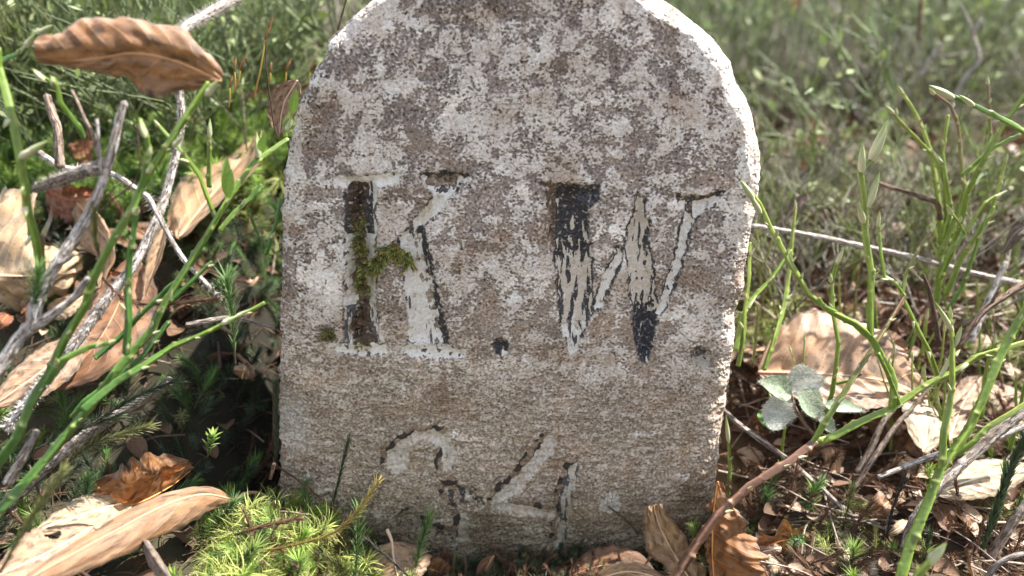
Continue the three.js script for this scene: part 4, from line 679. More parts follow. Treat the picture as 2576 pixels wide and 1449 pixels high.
leaf({ label: 'large pinkish beech leaf propped up right of the stone, upper edge glaring in the sun', m: [[1908, 936, -0.040, 1], [2010, 938, -0.036, 1], [2120, 944, -0.034, 1], [2230, 960, -0.032, 1], [2340, 1000, -0.03, 1]], w: 200, up: [-0.05, 0.35, 0.95], fold: [0.0, 0.5], curl: [(u) => -1.7 - 0.2 * u, 0.4], pw: 2, half: [1.15, 0.5], kind: 'pink', pleat: 0.022, ruffle: 0.04, seed: 29, n: 90, mm: 22 });
leaf({ label: 'pale sunlit leaf hanging over a dark gap on the right', m: [[2322, 1136, 0.03], [2330, 1050, 0.035], [2290, 955, 0.03]], w: 62, up: [0.1, 0.5, 0.85], fold: [0.1, 0.2], curl: [-0.5, -0.7], kind: 'cream', seed: 30 });
leaf({ label: 'pink brown leaf behind the pale hanging leaf', m: [[2385, 1110, 0.015], [2420, 1020, 0.02], [2470, 945, 0.02]], w: 56, fold: [0.2, 0.2], curl: [0.4, -0.7], kind: 'pink', seed: 31, ruffle: 0.1 });
leaf({ label: 'small bright orange leaf between the green stems', m: [[2198, 884, 0.03], [2240, 866, 0.03], [2288, 886, 0.03]], w: 36, fold: [0.2, 0.3], curl: [-0.3, 0.4], kind: 'orange', seed: 32, n: 32 });
leaf({ label: 'flat cream leaf under the thick stems near the right edge', m: [[2352, 1240, 0.02], [2450, 1206, 0.022], [2610, 1172, 0.022]], w: 50, up: [0, 0.85, 0.5], curl: [-0.3, -0.5], kind: 'cream', seed: 33 });
leaf({ label: 'brown leaf in shade under the pale hanging leaf', m: [[2180, 1056, 0.012], [2265, 1085, 0.014], [2345, 1150, 0.014]], w: 55, curl: [0.4, -0.4], kind: 'brown', seed: 34 });
leaf({ label: 'brown leaf at the right edge above the moss tuft', m: [[2460, 960, 0.012], [2530, 1010, 0.014], [2620, 1080, 0.014]], w: 60, curl: [-0.5, -0.5], kind: 'pink', seed: 35 });
leaf({ label: 'tan leaf scrap under the big pinkish leaf', m: [[2080, 1000, 0.012], [2130, 1000, 0.014], [2200, 1035, 0.014]], w: 30, curl: [0.6, -0.6], kind: 'pale', seed: 36, n: 32 });
leaf({ label: 'rust leaf in the distance at the top edge', m: [[1985, 22, -0.95, 1], [2003, 4, -0.95, 1], [2024, -14, -0.95, 1]], w: 18, kind: 'orange', seed: 37, n: 16, mm: 6 });
leaf({ label: 'small dark lilac leaf withered on a stem right of the stone', m: [[1978, 548, -0.10, 1], [2008, 512, -0.10, 1], [2034, 488, -0.10, 1]], w: 26, fold: [0.4, 0.5], curl: [1.0, 0.8], kind: 'grey', seed: 38, n: 24 });
leaf({ label: 'dark withered leaf hanging at the right edge', m: [[2590, 560, -0.06, 1], [2550, 590, -0.06, 1], [2520, 640, -0.06, 1]], w: 28, fold: [0.4, 0.5], curl: [1.2, 0.8], kind: 'grey', seed: 39, n: 32 });
{ // leaves scattered over the right-hand ground, each its own
  const q = rng(2024), spots = [[1960, 690, 'brown'], [2060, 640, 'pink'], [2150, 700, 'orange'], [2290, 690, 'pink'], [2440, 640, 'brown'], [2520, 720, 'pink'], [2330, 800, 'brown'], [2480, 860, 'pale'], [2550, 940, 'pink'], [1930, 620, 'rust'], [2210, 610, 'brown'], [2380, 560, 'pink'], [2100, 1180, 'brown'], [2260, 1330, 'pale'], [2440, 1330, 'brown'], [2370, 1420, 'cream'], [2180, 1430, 'brown'], [2520, 1250, 'pink']];
  const where = ['nearest the stone edge', 'below the pale fallen stalk start', 'under the upright middle stem', 'behind the fork', 'under the dense shoots', 'by the pale stalk end', 'between two brown stems', 'right of the dense shoots', 'at the right edge', 'behind the thin stems by the stone', 'beyond the pale stalk', 'at the back under the shoots', 'left of the lichen twig', 'under the thick lower stem', 'beside the dark moss', 'at the bottom edge', 'near the bright star moss', 'above the moss tuft at the edge'];
  spots.forEach(([x, y, kind], i) => { const a = q() * 6.28, l = 34 + q() * 26; leaf({ label: `small ${({ pink: 'pinkish', pale: 'pale' })[kind] ?? kind} leaf on the ground ${where[i]}`, m: [[x - Math.cos(a) * l, y - Math.sin(a) * l * 0.5, 0.006], [x, y, 0.010], [x + Math.cos(a) * l, y + Math.sin(a) * l * 0.5, 0.006]], w: 16 + q() * 14, up: [q() - 0.5, 0.7, 0.6], fold: [q() * 0.4, q() * 0.4], curl: [q() * 1.6 - 0.8, q() * 1.6 - 0.8], ruffle: 0.12, kind, seed: 50 + i, n: 28, mm: 8 }); });
}

{ // leaves half buried in the litter
  const q = rng(77177), kinds = ['brown', 'pink', 'tan', 'pale', 'rust', 'brown', 'cream', 'umber'];
  for (let i = 0; i < 46; i++) { const right = i < 34, x = right ? mix(1880, 2600, q()) : mix(-20, 640, q()), y = right ? mix(690, 1440, Math.pow(q(), 0.8)) : mix(480, 1000, q()), a = q() * 6.28, l = 26 + q() * 40, f = right ? 0.004 + 0.008 * q() : 0.016 + 0.008 * q(); const hue = { brown: 'brown', pink: 'pinkish', tan: 'tan', pale: 'pale', rust: 'rusty', cream: 'cream', umber: 'reddish' }[kinds[i % 8]], far = right ? (y < 900 ? 'farther back' : y < 1150 ? 'halfway down' : 'low down') : (y < 700 ? 'above the grey fork' : 'below the grey fork'), side = right ? (x < 2080 ? 'nearest it' : x < 2330 ? 'midway' : 'by the edge') : (x < 250 ? 'by the edge' : 'nearer stone');
    leaf({ label: right ? `small ${hue} leaf in litter right of the stone, ${far}, ${side}, tip ${Math.cos(a) > 0 ? 'right' : 'left'}` : `small ${hue} leaf among left stems, ${far}, ${side}, tip ${Math.cos(a) > 0 ? 'right' : 'left'}`, group: right ? 'half buried leaves right of the stone' : 'half hidden leaves left of the stone', m: [[x - Math.cos(a) * l, y - Math.sin(a) * l * 0.6, f], [x, y, f + 0.006], [x + Math.cos(a) * l, y + Math.sin(a) * l * 0.6, f]], w: 16 + q() * 20, up: [q() - 0.5, 0.6, 0.4 + q()], fold: [q() * 0.7 - 0.1, q() * 0.7 - 0.1], curl: [q() * 2.4 - 1.2, q() * 2.4 - 1.2], ruffle: 0.2, kind: kinds[i % 8], prof: q() < 0.4 ? 'torn' : 'beech', seed: 200 + i, n: 26, mm: 8 }); }
}
// ---------------------------------------------------------------- bilberry shoots on the left
bilberry({ label: 'thick green bilberry stem rising to the hanging curled leaf', seed: 1, branches: [
  { p: [[-40, 1225, 0.066], [40, 1099, 0.063], [124, 937, 0.06], [207, 767, 0.057], [267, 633, 0.055], [334, 520, 0.053], [367, 453, 0.051], [418, 367, 0.049], [468, 294, 0.047], [524, 208, 0.043]], r: [1.88, 1.28], c: ['deep', 'mid'] },
  { p: [[352, 484, 0.0515], [374, 384, 0.052], [366, 345, 0.052], [354, 300, 0.053]], r: [1.12, 0.90], c: ['deep', 'mid'] }],
  buds: [[520, 240, 0.043, 550, 198, 1.5, 0.1], [437, 367, 0.049, 462, 340, 1.1, 0.1], [375, 392, 0.053, 379, 362, 1.0, 0.2], [366, 345, 0.053, 350, 294, 1.3, 0.1], [372, 435, 0.052, 384, 410, 0.9, 0.1], [336, 536, 0.056, 350, 518, 0.8, 0.1]] });
bilberry({ label: 'long green bilberry stem slanting up to the stone edge, with many side shoots', seed: 2, branches: [
  { p: [[-50, 1345, 0.075], [0, 1286, 0.07], [117, 1152, 0.062], [200, 1055, 0.056], [290, 940, 0.05], [327, 887, 0.047], [378, 830, 0.044], [424, 754, 0.041], [468, 680, 0.038], [515, 593, 0.034], [568, 503, 0.029], [640, 412, 0.02], [724, 350, 0.010]], r: [2.12, 1.02], c: ['deep', 'mid'] },
  { p: [[541, 545, 0.031], [520, 490, 0.032], [492, 440, 0.034], [458, 385, 0.036], [395, 312, 0.038]], r: [1.00, 0.70], c: ['mid', 'mid'] },
  { p: [[552, 580, 0.031], [590, 535, 0.028], [625, 500, 0.025], [656, 464, 0.022]], r: [1.00, 0.77], c: ['mid', 'deep'] },
  { p: [[430, 756, 0.041], [480, 705, 0.039], [532, 658, 0.036]], r: [1.12, 0.77], c: ['deep', 'deep'] },
  { p: [[640, 412, 0.02], [652, 370, 0.019], [658, 330, 0.018]], r: [0.62, 0.51], c: ['mid', 'mid'] },
  { p: [[718, 345, 0.010], [722, 312, 0.009], [738, 270, 0.008]], r: [0.88, 0.64], c: ['mid', 'mid'] }],
  buds: [[398, 318, 0.038, 386, 300, 0.9, 0.1], [650, 395, 0.02, 645, 330, 1.5, 0.2], [720, 330, 0.009, 735, 292, 1.2, 0.1], [428, 752, 0.043, 434, 722, 0.7, 0.5], [378, 822, 0.047, 384, 806, 0.7, 0.2], [541, 540, 0.034, 536, 524, 0.7, 0.2]],
  leaves: [[575, 498, 0.031, 570, 392, 2.0], [572, 490, 0.033, 583, 425, 2.2], [736, 286, 0.009, 746, 222, 1.8], [655, 380, 0.022, 668, 338, 1.6]] });
bilberry({ label: 'upright green bilberry shoot left of the long slanting stem', seed: 3, branches: [{ p: [[317, 890, 0.052], [322, 800, 0.052], [324, 730, 0.052], [321, 637, 0.053], [334, 563, 0.053], [342, 530, 0.053]], r: [1.50, 1.15], c: ['deep', 'deep'], node: 0.017 }], buds: [[342, 540, 0.054, 348, 518, 0.9, 0.1], [325, 742, 0.055, 325, 722, 0.8, 0.3], [321, 880, 0.055, 322, 862, 0.8, 0.5]] });
bilberry({ label: 'low green bilberry stem pointing right with a pale bud near its tip', seed: 4, branches: [{ p: [[210, 1030, 0.062], [290, 962, 0.056], [334, 935, 0.054], [434, 874, 0.048], [500, 842, 0.045], [565, 810, 0.042], [665, 762, 0.036]], r: [1.62, 0.77], c: ['deep', 'mid'] }], buds: [[560, 813, 0.043, 600, 794, 1.4, 0.1], [592, 797, 0.042, 636, 776, 1.0, 0.0]] });
bilberry({ label: 'short yellow green bilberry shoot curving right below the grey fork', seed: 5, branches: [{ p: [[118, 962, 0.066], [157, 905, 0.066], [215, 876, 0.064], [287, 860, 0.062]], r: [1.50, 1.02], c: ['deep', 'mid'] }], buds: [[278, 862, 0.062, 292, 856, 1.0, 0.7], [245, 872, 0.065, 262, 860, 0.9, 0.1]] });
bilberry({ label: 'glossy green bilberry stem along the left edge with a leaf bud halfway', seed: 6, branches: [
  { p: [[-8, 120, 0.05], [0, 167, 0.05], [22, 236, 0.052], [37, 317, 0.055], [50, 401, 0.056], [63, 484, 0.056], [68, 522, 0.056], [90, 603, 0.054], [98, 670, 0.052], [106, 760, 0.048]], r: [1.38, 1.79], c: ['mid', 'mid'], node: 0.02 },
  { p: [[108, 690, 0.05], [106, 640, 0.052], [108, 590, 0.052]], r: [1.38, 0.90], c: ['mid', 'brown'] },
  { p: [[109, 592, 0.052], [118, 550, 0.052], [132, 508, 0.052]], r: [0.88, 0.32], c: ['grey', 'brown'] }],
  buds: [[54, 396, 0.058, 124, 352, 1.7, 0.2], [112, 586, 0.053, 114, 570, 0.8, 0.8]] });
bilberry({ label: 'thin green bilberry shoot with two pale buds under the hanging leaf', seed: 7, branches: [
  { p: [[210, 345, 0.03], [194, 321, 0.034], [150, 261, 0.04], [134, 214, 0.042], [130, 196, 0.042]], r: [1.12, 1.02], c: ['deep', 'mid'] }, { p: [[136, 222, 0.042], [112, 200, 0.044], [84, 177, 0.046]], r: [0.62, 0.51], c: ['mid', 'mid'] }],
  buds: [[134, 214, 0.042, 128, 190, 1.1, 0.1], [110, 202, 0.045, 80, 172, 1.2, 0.2]] });
bilberry({ label: 'green bilberry shoot in the top left corner with a white bud', seed: 8, branches: [{ p: [[-30, 175, 0.03], [0, 154, 0.03], [40, 136, 0.03], [67, 117, 0.03], [92, 84, 0.03]], r: [1.00, 0.77], c: ['deep', 'deep'] }], buds: [[66, 118, 0.031, 90, 82, 1.2, 0.1], [96, 84, 0.031, 136, 62, 1.2, 0.0]] });
bilberry({ label: 'single green bilberry shoot standing in the sunlit moss', seed: 9, branches: [{ p: [[528, 470, 0.0], [528, 405, 0.0], [527, 330, 0.0]], r: [1.25, 1.02], c: ['mid', 'mid'] }], buds: [[527, 345, 0.0, 528, 296, 1.2, 0.1]] });
bilberry({ label: 'dark green bilberry stem in the shade close to the stone', seed: 10, branches: [{ p: [[668, 640, 0.0], [690, 560, -0.002], [706, 500, -0.004]], r: [1.12, 0.90], c: ['deep', 'deep'] }, { p: [[672, 620, 0.0], [640, 580, 0.002], [622, 520, 0.004]], r: [0.75, 0.64], c: ['deep', 'deep'] }] });
bilberry({ label: 'green bilberry stem lying low behind the slanting stems', seed: 11, branches: [{ p: [[240, 900, 0.045], [300, 845, 0.042], [350, 800, 0.04], [430, 720, 0.036], [470, 690, 0.034]], r: [1.25, 1.02], c: ['deep', 'deep'] }, { p: [[180, 1050, 0.05], [215, 1010, 0.048], [280, 960, 0.044], [355, 895, 0.04], [425, 810, 0.036]], r: [1.25, 1.15], c: ['deep', 'deep'] }] });
{ // upright shoots behind the hanging leaf, top left
  const q = rng(41), list = [[20, 170, 40, -20], [75, 180, 60, -10], [140, 120, 130, -30], [215, 90, 255, -20], [268, 80, 290, -30], [320, 60, 300, -20], [385, 60, 395, -15], [410, 150, 440, 10], [480, 130, 545, 60], [545, 150, 560, 20], [250, 110, 330, 20], [60, 60, 150, 10]];
  const say = ['at the left edge', 'second from the left edge', 'above the left end of the hanging leaf', 'leaning right above the hanging leaf', 'above the rolled rim', 'left of the rust leaf', 'right of the rust leaf', 'beside the hairy white stalk', 'right of the hairy white stalk', 'nearest the blurred background', 'lying slantwise above the rolled rim', 'lying slantwise in the corner'];
  list.forEach(([x, y, tx, ty], i) => { const z = G(x, y).z + 0.02 + q() * 0.01; const m = [(x + tx) / 2 + (q() - 0.5) * 14, (y + ty) / 2]; bilberry({ label: `thin green upright bilberry stem ${say[i]}`, group: 'thin green stems at the top left', small: true, seed: 60 + i, branches: [{ p: [[x, y, z], [...m, z], [tx, ty, z - 0.004]], r: [1.1 + q() * 0.5, 0.8], c: ['deep', q() < 0.5 ? 'mid' : 'deep'] }] }); });
}
// ---------------------------------------------------------------- bilberry shoots on the right
bilberry({ label: 'large forked bilberry shoot before the stone edge, one arm upright, one leaning left', seed: 21, branches: [
  { p: [[2243, 1032, 0.008], [2245, 965, 0.008], [2236, 935, 0.008], [2190, 847, 0.008]], r: [1.88, 1.79], c: ['mid', 'mid'] },
  { p: [[2190, 849, 0.008], [2145, 812, 0.009], [2096, 784, 0.010], [2036, 742, 0.011], [1982, 653, 0.012], [1936, 570, 0.012], [1909, 516, 0.013], [1884, 478, 0.013]], r: [1.62, 1.02], c: ['mid', 'yellow'] },
  { p: [[2190, 846, 0.008], [2187, 770, 0.007], [2188, 687, 0.006], [2175, 587, 0.006], [2179, 503, 0.005], [2170, 430, 0.004], [2192, 400, 0.004]], r: [1.69, 1.28], c: ['mid', 'yellow'] },
  { p: [[2100, 786, 0.010], [2075, 772, 0.012], [2060, 750, 0.012]], r: [1.25, 0.77], c: ['mid', 'mid'] }],
  buds: [[1894, 500, 0.014, 1862, 452, 1.7, 0.1], [1912, 535, 0.014, 1884, 486, 1.5, 0.1], [2192, 402, 0.005, 2233, 300, 2.2, 0.5], [2168, 432, 0.006, 2170, 356, 1.8, 0.3], [2182, 520, 0.006, 2214, 430, 1.8, 0.5], [2172, 560, 0.007, 2158, 512, 1.4, 0.5]] });
bilberry({ label: 'long bilberry branch rising beside the orange leaf, reddish brown below and green above', seed: 22, branches: [
  { p: [[1680, 1475, 0.036], [1700, 1440, 0.034], [1806, 1296, 0.028], [1890, 1225, 0.024], [1976, 1162, 0.02], [2052, 1110, 0.016]], r: [2.50, 1.92], c: ['brown', 'brown'], node: 0.014 },
  { p: [[2045, 1114, 0.016], [2096, 1099, 0.014], [2170, 1060, 0.011], [2246, 1028, 0.008], [2346, 965, 0.006], [2463, 897, 0.005], [2600, 855, 0.004]], r: [1.88, 1.41], c: ['mid', 'yellow'] },
  { p: [[2042, 1115, 0.016], [2079, 1048, 0.015], [2139, 965, 0.012], [2190, 880, 0.004], [2276, 745, -0.01]], r: [1.50, 1.02], c: ['mid', 'brown'] },
  { p: [[2276, 745, -0.01], [2250, 715, -0.012], [2224, 694, -0.013], [2216, 640, -0.014], [2209, 560, -0.015]], r: [1.00, 0.77], c: ['mid', 'mid'] },
  { p: [[2268, 748, -0.010], [2276, 687, -0.012], [2316, 613, -0.014], [2344, 580, -0.016]], r: [0.94, 0.64], c: ['mid', 'brown'] },
  { p: [[2262, 1018, 0.008], [2230, 940, 0.010], [2210, 890, 0.011]], r: [1.12, 1.02], c: ['mid', 'mid'] },
  { p: [[2270, 748, -0.01], [2310, 830, -0.012], [2340, 880, -0.012], [2366, 960, -0.012]], r: [1.00, 1.15], c: ['mid', 'mid'] }],
  buds: [[2209, 570, -0.015, 2213, 528, 0.9, 0.4], [2342, 584, -0.016, 2354, 556, 0.8, 0.6], [2434, 914, 0.006, 2405, 936, 0.9, 0.1], [2366, 948, 0.007, 2404, 872, 1.0, 0.1]] });
bilberry({ label: 'thick green bilberry stem rising from the bottom edge at the right, three-armed', seed: 23, branches: [
  { p: [[2240, 1490, 0.045], [2263, 1440, 0.043], [2290, 1376, 0.04], [2330, 1276, 0.034], [2373, 1175, 0.028], [2430, 1082, 0.022], [2490, 960, 0.016], [2590, 765, 0.008]], r: [2.50, 1.79], c: ['mid', 'mid'] },
  { p: [[2368, 1180, 0.029], [2374, 1085, 0.026], [2397, 965, 0.02], [2394, 904, 0.018], [2402, 862, 0.016], [2388, 785, 0.014]], r: [1.75, 1.02], c: ['mid', 'yellow'] },
  { p: [[2408, 1142, 0.024], [2445, 1110, 0.024], [2480, 1079, 0.024], [2590, 1010, 0.022]], r: [1.50, 1.15], c: ['mid', 'yellow'] }],
  buds: [[2394, 830, 0.015, 2352, 758, 1.4, 0.3], [2402, 868, 0.016, 2420, 818, 1.1, 0.4], [2392, 800, 0.014, 2390, 768, 0.9, 0.1]] });
bilberry({ label: 'dense many-branched bilberry bush at the right, all tips pointing up', seed: 24, branches: [
  { p: [[2352, 775, -0.07], [2360, 690, -0.07], [2370, 603, -0.072], [2366, 540, -0.074], [2358, 470, -0.076], [2343, 390, -0.078], [2316, 317, -0.08], [2290, 267, -0.082], [2264, 226, -0.084]], r: [2.12, 0.90], c: ['mid', 'yellow'], node: 0.014 },
  { p: [[2372, 610, -0.07], [2380, 540, -0.07], [2372, 460, -0.07], [2352, 400, -0.07], [2310, 350, -0.07], [2240, 278, -0.07]], r: [1.50, 0.90], c: ['mid', 'yellow'] },
  { p: [[2375, 600, -0.066], [2395, 530, -0.066], [2378, 450, -0.068], [2372, 384, -0.07], [2386, 290, -0.072]], r: [1.50, 0.90], c: ['mid', 'yellow'] },
  { p: [[2368, 640, -0.064], [2400, 570, -0.062], [2424, 484, -0.062], [2414, 401, -0.064], [2406, 310, -0.066], [2386, 265, -0.068], [2346, 232, -0.07]], r: [1.50, 0.77], c: ['mid', 'brown'] },
  { p: [[2362, 700, -0.058], [2404, 590, -0.054], [2432, 484, -0.05], [2480, 390, -0.046], [2530, 301, -0.042], [2596, 215, -0.038]], r: [1.88, 1.15], c: ['mid', 'mid'] },
  { p: [[2380, 740, -0.056], [2420, 650, -0.054], [2452, 600, -0.052], [2490, 540, -0.05], [2512, 470, -0.05], [2530, 400, -0.05]], r: [1.62, 0.90], c: ['mid', 'yellow'] },
  { p: [[2420, 440, -0.05], [2500, 374, -0.048], [2600, 322, -0.044]], r: [1.12, 0.90], c: ['mid', 'mid'] },
  { p: [[2478, 392, -0.05], [2492, 340, -0.052], [2490, 267, -0.054], [2485, 206, -0.056]], r: [1.00, 0.64], c: ['mid', 'brown'] },
  { p: [[2378, 650, -0.05], [2440, 560, -0.048], [2480, 510, -0.046], [2506, 492, -0.046]], r: [1.12, 0.90], c: ['mid', 'yellow'] },
  { p: [[2400, 620, -0.046], [2432, 590, -0.046], [2418, 560, -0.046], [2392, 532, -0.046]], r: [0.88, 0.64], c: ['mid', 'mid'] },
  { p: [[2384, 780, -0.05], [2420, 720, -0.048], [2450, 650, -0.046], [2472, 560, -0.046], [2500, 520, -0.046]], r: [1.25, 0.90], c: ['deep', 'mid'] },
  { p: [[2300, 320, -0.08], [2318, 300, -0.08], [2334, 288, -0.08]], r: [0.62, 0.38], c: ['brown', 'brown'] }],
  buds: [[2270, 236, -0.084, 2258, 214, 1.0, 0.6], [2248, 286, -0.07, 2228, 266, 1.1, 0.5], [2350, 238, -0.07, 2336, 220, 1.0, 0.6], [2485, 214, -0.056, 2484, 190, 0.9, 0.7], [2396, 540, -0.046, 2380, 514, 1.2, 0.3], [2504, 496, -0.046, 2536, 478, 1.0, 0.3], [2528, 408, -0.05, 2536, 384, 0.9, 0.3], [2352, 396, -0.07, 2344, 376, 1.0, 0.3]] });
bilberry({ label: 'slanting bilberry shoot at the upper right edge ending in a fat cream bud', seed: 25, branches: [{ p: [[2600, 346, 0.0], [2540, 312, 0.0], [2463, 270, 0.0], [2397, 245, 0.0], [2374, 236, 0.0]], r: [1.25, 1.02], c: ['mid', 'deep'] }], buds: [[2396, 246, 0.001, 2336, 214, 1.9, 0.1], [2448, 266, 0.002, 2412, 238, 1.3, 0.2]] });
bilberry({ label: 'thin bilberry stem standing before the big pinkish leaf, one white bud on top', seed: 26, branches: [{ p: [[2060, 1090, -0.016], [2092, 985, -0.016], [2103, 930, -0.016], [2108, 860, -0.016], [2100, 790, -0.018], [2092, 712, -0.02], [2104, 660, -0.02]], r: [1.38, 0.90], c: ['mid', 'mid'] }, { p: [[2104, 965, -0.016], [2140, 955, -0.014], [2168, 940, -0.012]], r: [0.88, 0.64], c: ['mid', 'brown'] }], buds: [[2104, 664, -0.02, 2124, 622, 1.1, 0.4], [2092, 706, -0.019, 2088, 684, 0.8, 0.2]] });
bilberry({ label: 'thin bilberry stem crossing the left end of the big pinkish leaf', seed: 27, branches: [{ p: [[1922, 930, -0.025], [1945, 850, -0.03], [1969, 775, -0.04], [1990, 670, -0.05], [1998, 590, -0.055], [2002, 520, -0.06]], r: [1.38, 0.90], c: ['mid', 'yellow'] }], buds: [[2002, 530, -0.06, 2000, 498, 0.9, 0.6]] });
bilberry({ label: 'green bilberry stem leaning out from behind the stone edge', seed: 28, branches: [{ p: [[1850, 880, -0.02], [1866, 792, -0.026], [1900, 745, -0.034], [1940, 700, -0.04], [1990, 630, -0.046]], r: [1.38, 1.15], c: ['mid', 'mid'] }, { p: [[1858, 920, -0.02], [1872, 790, -0.024], [1884, 700, -0.03], [1886, 610, -0.036]], r: [1.25, 0.90], c: ['mid', 'yellow'] }] });
bilberry({ label: 'short green bilberry shoot with a pale bud touching the lower right stone edge', seed: 29, branches: [{ p: [[1832, 1260, -0.012], [1834, 1180, -0.012], [1832, 1105, -0.012]], r: [1.12, 0.90], c: ['mid', 'mid'] }], buds: [[1833, 1112, -0.012, 1826, 1042, 1.3, 0.2]] });
bilberry({ label: 'blurred fat bilberry shoot tip close to the camera at the bottom right', seed: 30, branches: [{ p: [[2290, 1480, 0.09], [2320, 1440, 0.09], [2346, 1405, 0.09]], r: [1.75, 1.54], c: ['mid', 'yellow'] }], buds: [[2338, 1416, 0.09, 2382, 1364, 1.7, 0.3]] });
bilberry({ label: 'blurred green bud close to the camera in the top right corner', seed: 31, branches: [{ p: [[2610, 0, 0.09], [2585, 20, 0.09], [2570, 40, 0.09]], r: [1.62, 1.41], c: ['mid', 'mid'] }], buds: [[2574, 30, 0.09, 2568, 66, 1.5, 0.0]] });
{ // slim shoots right of the stone, behind the forked one
  const q = rng(43), list = [[1945, 640, 1950, 420], [1985, 620, 2000, 440], [2050, 600, 2052, 330], [2080, 610, 2125, 400], [2110, 620, 2160, 440], [1960, 600, 2060, 470], [1925, 690, 1918, 470], [2240, 640, 2300, 500], [2420, 760, 2470, 560], [2520, 780, 2560, 600], [2550, 860, 2590, 640], [2300, 960, 2330, 800], [2540, 1130, 2590, 930], [2470, 1050, 2500, 860], [2030, 700, 2050, 560], [2140, 720, 2180, 560]];
  const say = ['nearest the stone at half height', 'between the stone and the withered lilac leaf', 'tall and straight with an orange tip', 'leaning right behind the upright arm', 'second leaning behind the upright arm', 'lying across behind the left arm', 'with a white bud at the stone edge', 'under the brown crooked twig', 'right of the dense bush', 'at the right edge by the pale stalk', 'outermost at the right edge', 'above the orange leaf', 'low at the right edge', 'between the thick stem arms', 'short one behind the left arm', 'short one behind the upright arm'];
  list.forEach(([x, y, tx, ty], i) => { const z = G(x, y).z + 0.012, c = q() < 0.5 ? 'yellow' : 'mid'; bilberry({ label: `slim green bilberry shoot ${say[i]}`, group: 'slim shoots right of the stone', small: true, seed: 80 + i, branches: [{ p: [[x, y, z], [(x + tx) / 2 + (q() - 0.5) * 24, (y + ty) / 2, z], [tx, ty, z]], r: [1.25, 0.90], c: ['mid', c] }, { p: [[(x * 0.6 + tx * 0.4), (y * 0.6 + ty * 0.4), z], [(x * 0.4 + tx * 0.6) + 14 * (i % 2 ? 1 : -1), y * 0.4 + ty * 0.6, z], [tx + 34 * (i % 2 ? 1 : -1), ty * 0.9 + y * 0.1, z]], r: [0.88, 0.64], c: ['mid', c] }], buds: [[tx, ty + 4, z, tx + 5, ty - 26, 1.0, q()], [tx + 32 * (i % 2 ? 1 : -1), ty * 0.9 + y * 0.1, z, tx + 38 * (i % 2 ? 1 : -1), ty * 0.9 + y * 0.1 - 20, 0.8, q()]] }); });
}

{ // the loose tangle of thin shoots behind and between
  const q = rng(991);
  for (let i = 0; i < 44; i++) {
    const x = mix(1910, 2600, q()), y = mix(640, 1180, Math.pow(q(), 1.3)), h = 90 + q() * 170, dx = (q() - 0.5) * 170, z = G(x, y).z + 0.008, c = q() < 0.55 ? 'yellow' : q() < 0.6 ? 'brown' : 'mid', sd = q() < 0.5 ? -1 : 1, ex = x + dx, ey = y - h, kx = x + dx * 0.45, ky = y - h * 0.5;
    bilberry({ label: `${h > 175 ? 'tall' : 'short'} thin ${{ yellow: 'yellowish', brown: 'brown', mid: 'green' }[c]} stem, right tangle, ${y < 760 ? 'far back' : y < 920 ? 'mid depth' : 'in front'}, ${x < 2080 ? 'near the stone' : x < 2250 ? 'left half' : x < 2430 ? 'right half' : 'at the edge'}, ${dx < 0 ? 'leaning left' : 'leaning right'}`, group: 'thin stems in the tangle right of the stone', small: true, seed: 300 + i, branches: [{ p: [[x, y, z], [kx, ky, z], [ex, ey, z]], r: [0.8, 0.5], c: [q() < 0.4 ? 'brown' : 'mid', c] }, { p: [[kx, ky, z], [kx + sd * 22, ky - h * 0.22, z], [kx + sd * 34, ky - h * 0.4, z]], r: [0.55, 0.4], c: [c, c] }], buds: [[ex, ey + 4, z, ex + dx * 0.05, ey - 20, 0.8, q()], [kx + sd * 33, ky - h * 0.38, z, kx + sd * 38, ky - h * 0.4 - 14, 0.7, q()]] });
  }
}
// ---------------------------------------------------------------- dead twigs and stalks
twig({ label: 'weathered grey forked twig with peeling knots on the left', kind: 'white', seed: 1, knots: 1, p: [[-30, 990, 0.066], [0, 925, 0.065], [40, 862, 0.062], [80, 815, 0.06], [97, 754, 0.058], [150, 653, 0.055], [217, 553, 0.05], [255, 466, 0.047], [277, 394, 0.044], [291, 334, 0.042], [315, 258, 0.04]], r: [2.5, 1.2], forks: [{ p: [[78, 824, 0.06], [130, 792, 0.06], [187, 747, 0.058], [205, 722, 0.058], [222, 700, 0.058]], r: [1.8, 0.9] }, { p: [[146, 665, 0.056], [168, 656, 0.058], [186, 640, 0.06]], r: [0.9, 0.4] }, { p: [[256, 440, 0.047], [250, 380, 0.046], [244, 300, 0.044]], r: [0.8, 0.6] }] });
twig({ label: 'thin pale branched dead stalk behind the grey forked twig', kind: 'pale', seed: 2, p: [[250, 405, 0.044], [240, 351, 0.044], [214, 301, 0.044], [198, 262, 0.043], [180, 227, 0.042]], r: [0.9, 0.5] });
twig({ name: 'hairy_stalk', label: 'thick white hairy dead stalk running down from behind the hanging leaf', cat: 'dead stalk', kind: 'white', seed: 3, knots: 0.15, hair: 1500, p: [[452, 225, -0.005], [456, 300, -0.003], [446, 375, 0.0], [420, 478, 0.006], [401, 536, 0.012], [367, 613, 0.018], [334, 670, 0.024], [267, 754, 0.032], [200, 850, 0.04], [120, 950, 0.046], [20, 1080, 0.05]], r: [1.6, 2.3] });
twig({ name: 'hairy_stalk', label: 'white hairy dead stalk in the sun above the hanging leaf', cat: 'dead stalk', kind: 'white', seed: 4, knots: 0.2, hair: 500, p: [[446, 92, 0.02], [470, 66, 0.015], [520, 36, 0.0], [600, -8, -0.02]], r: [1.7, 2.0] });
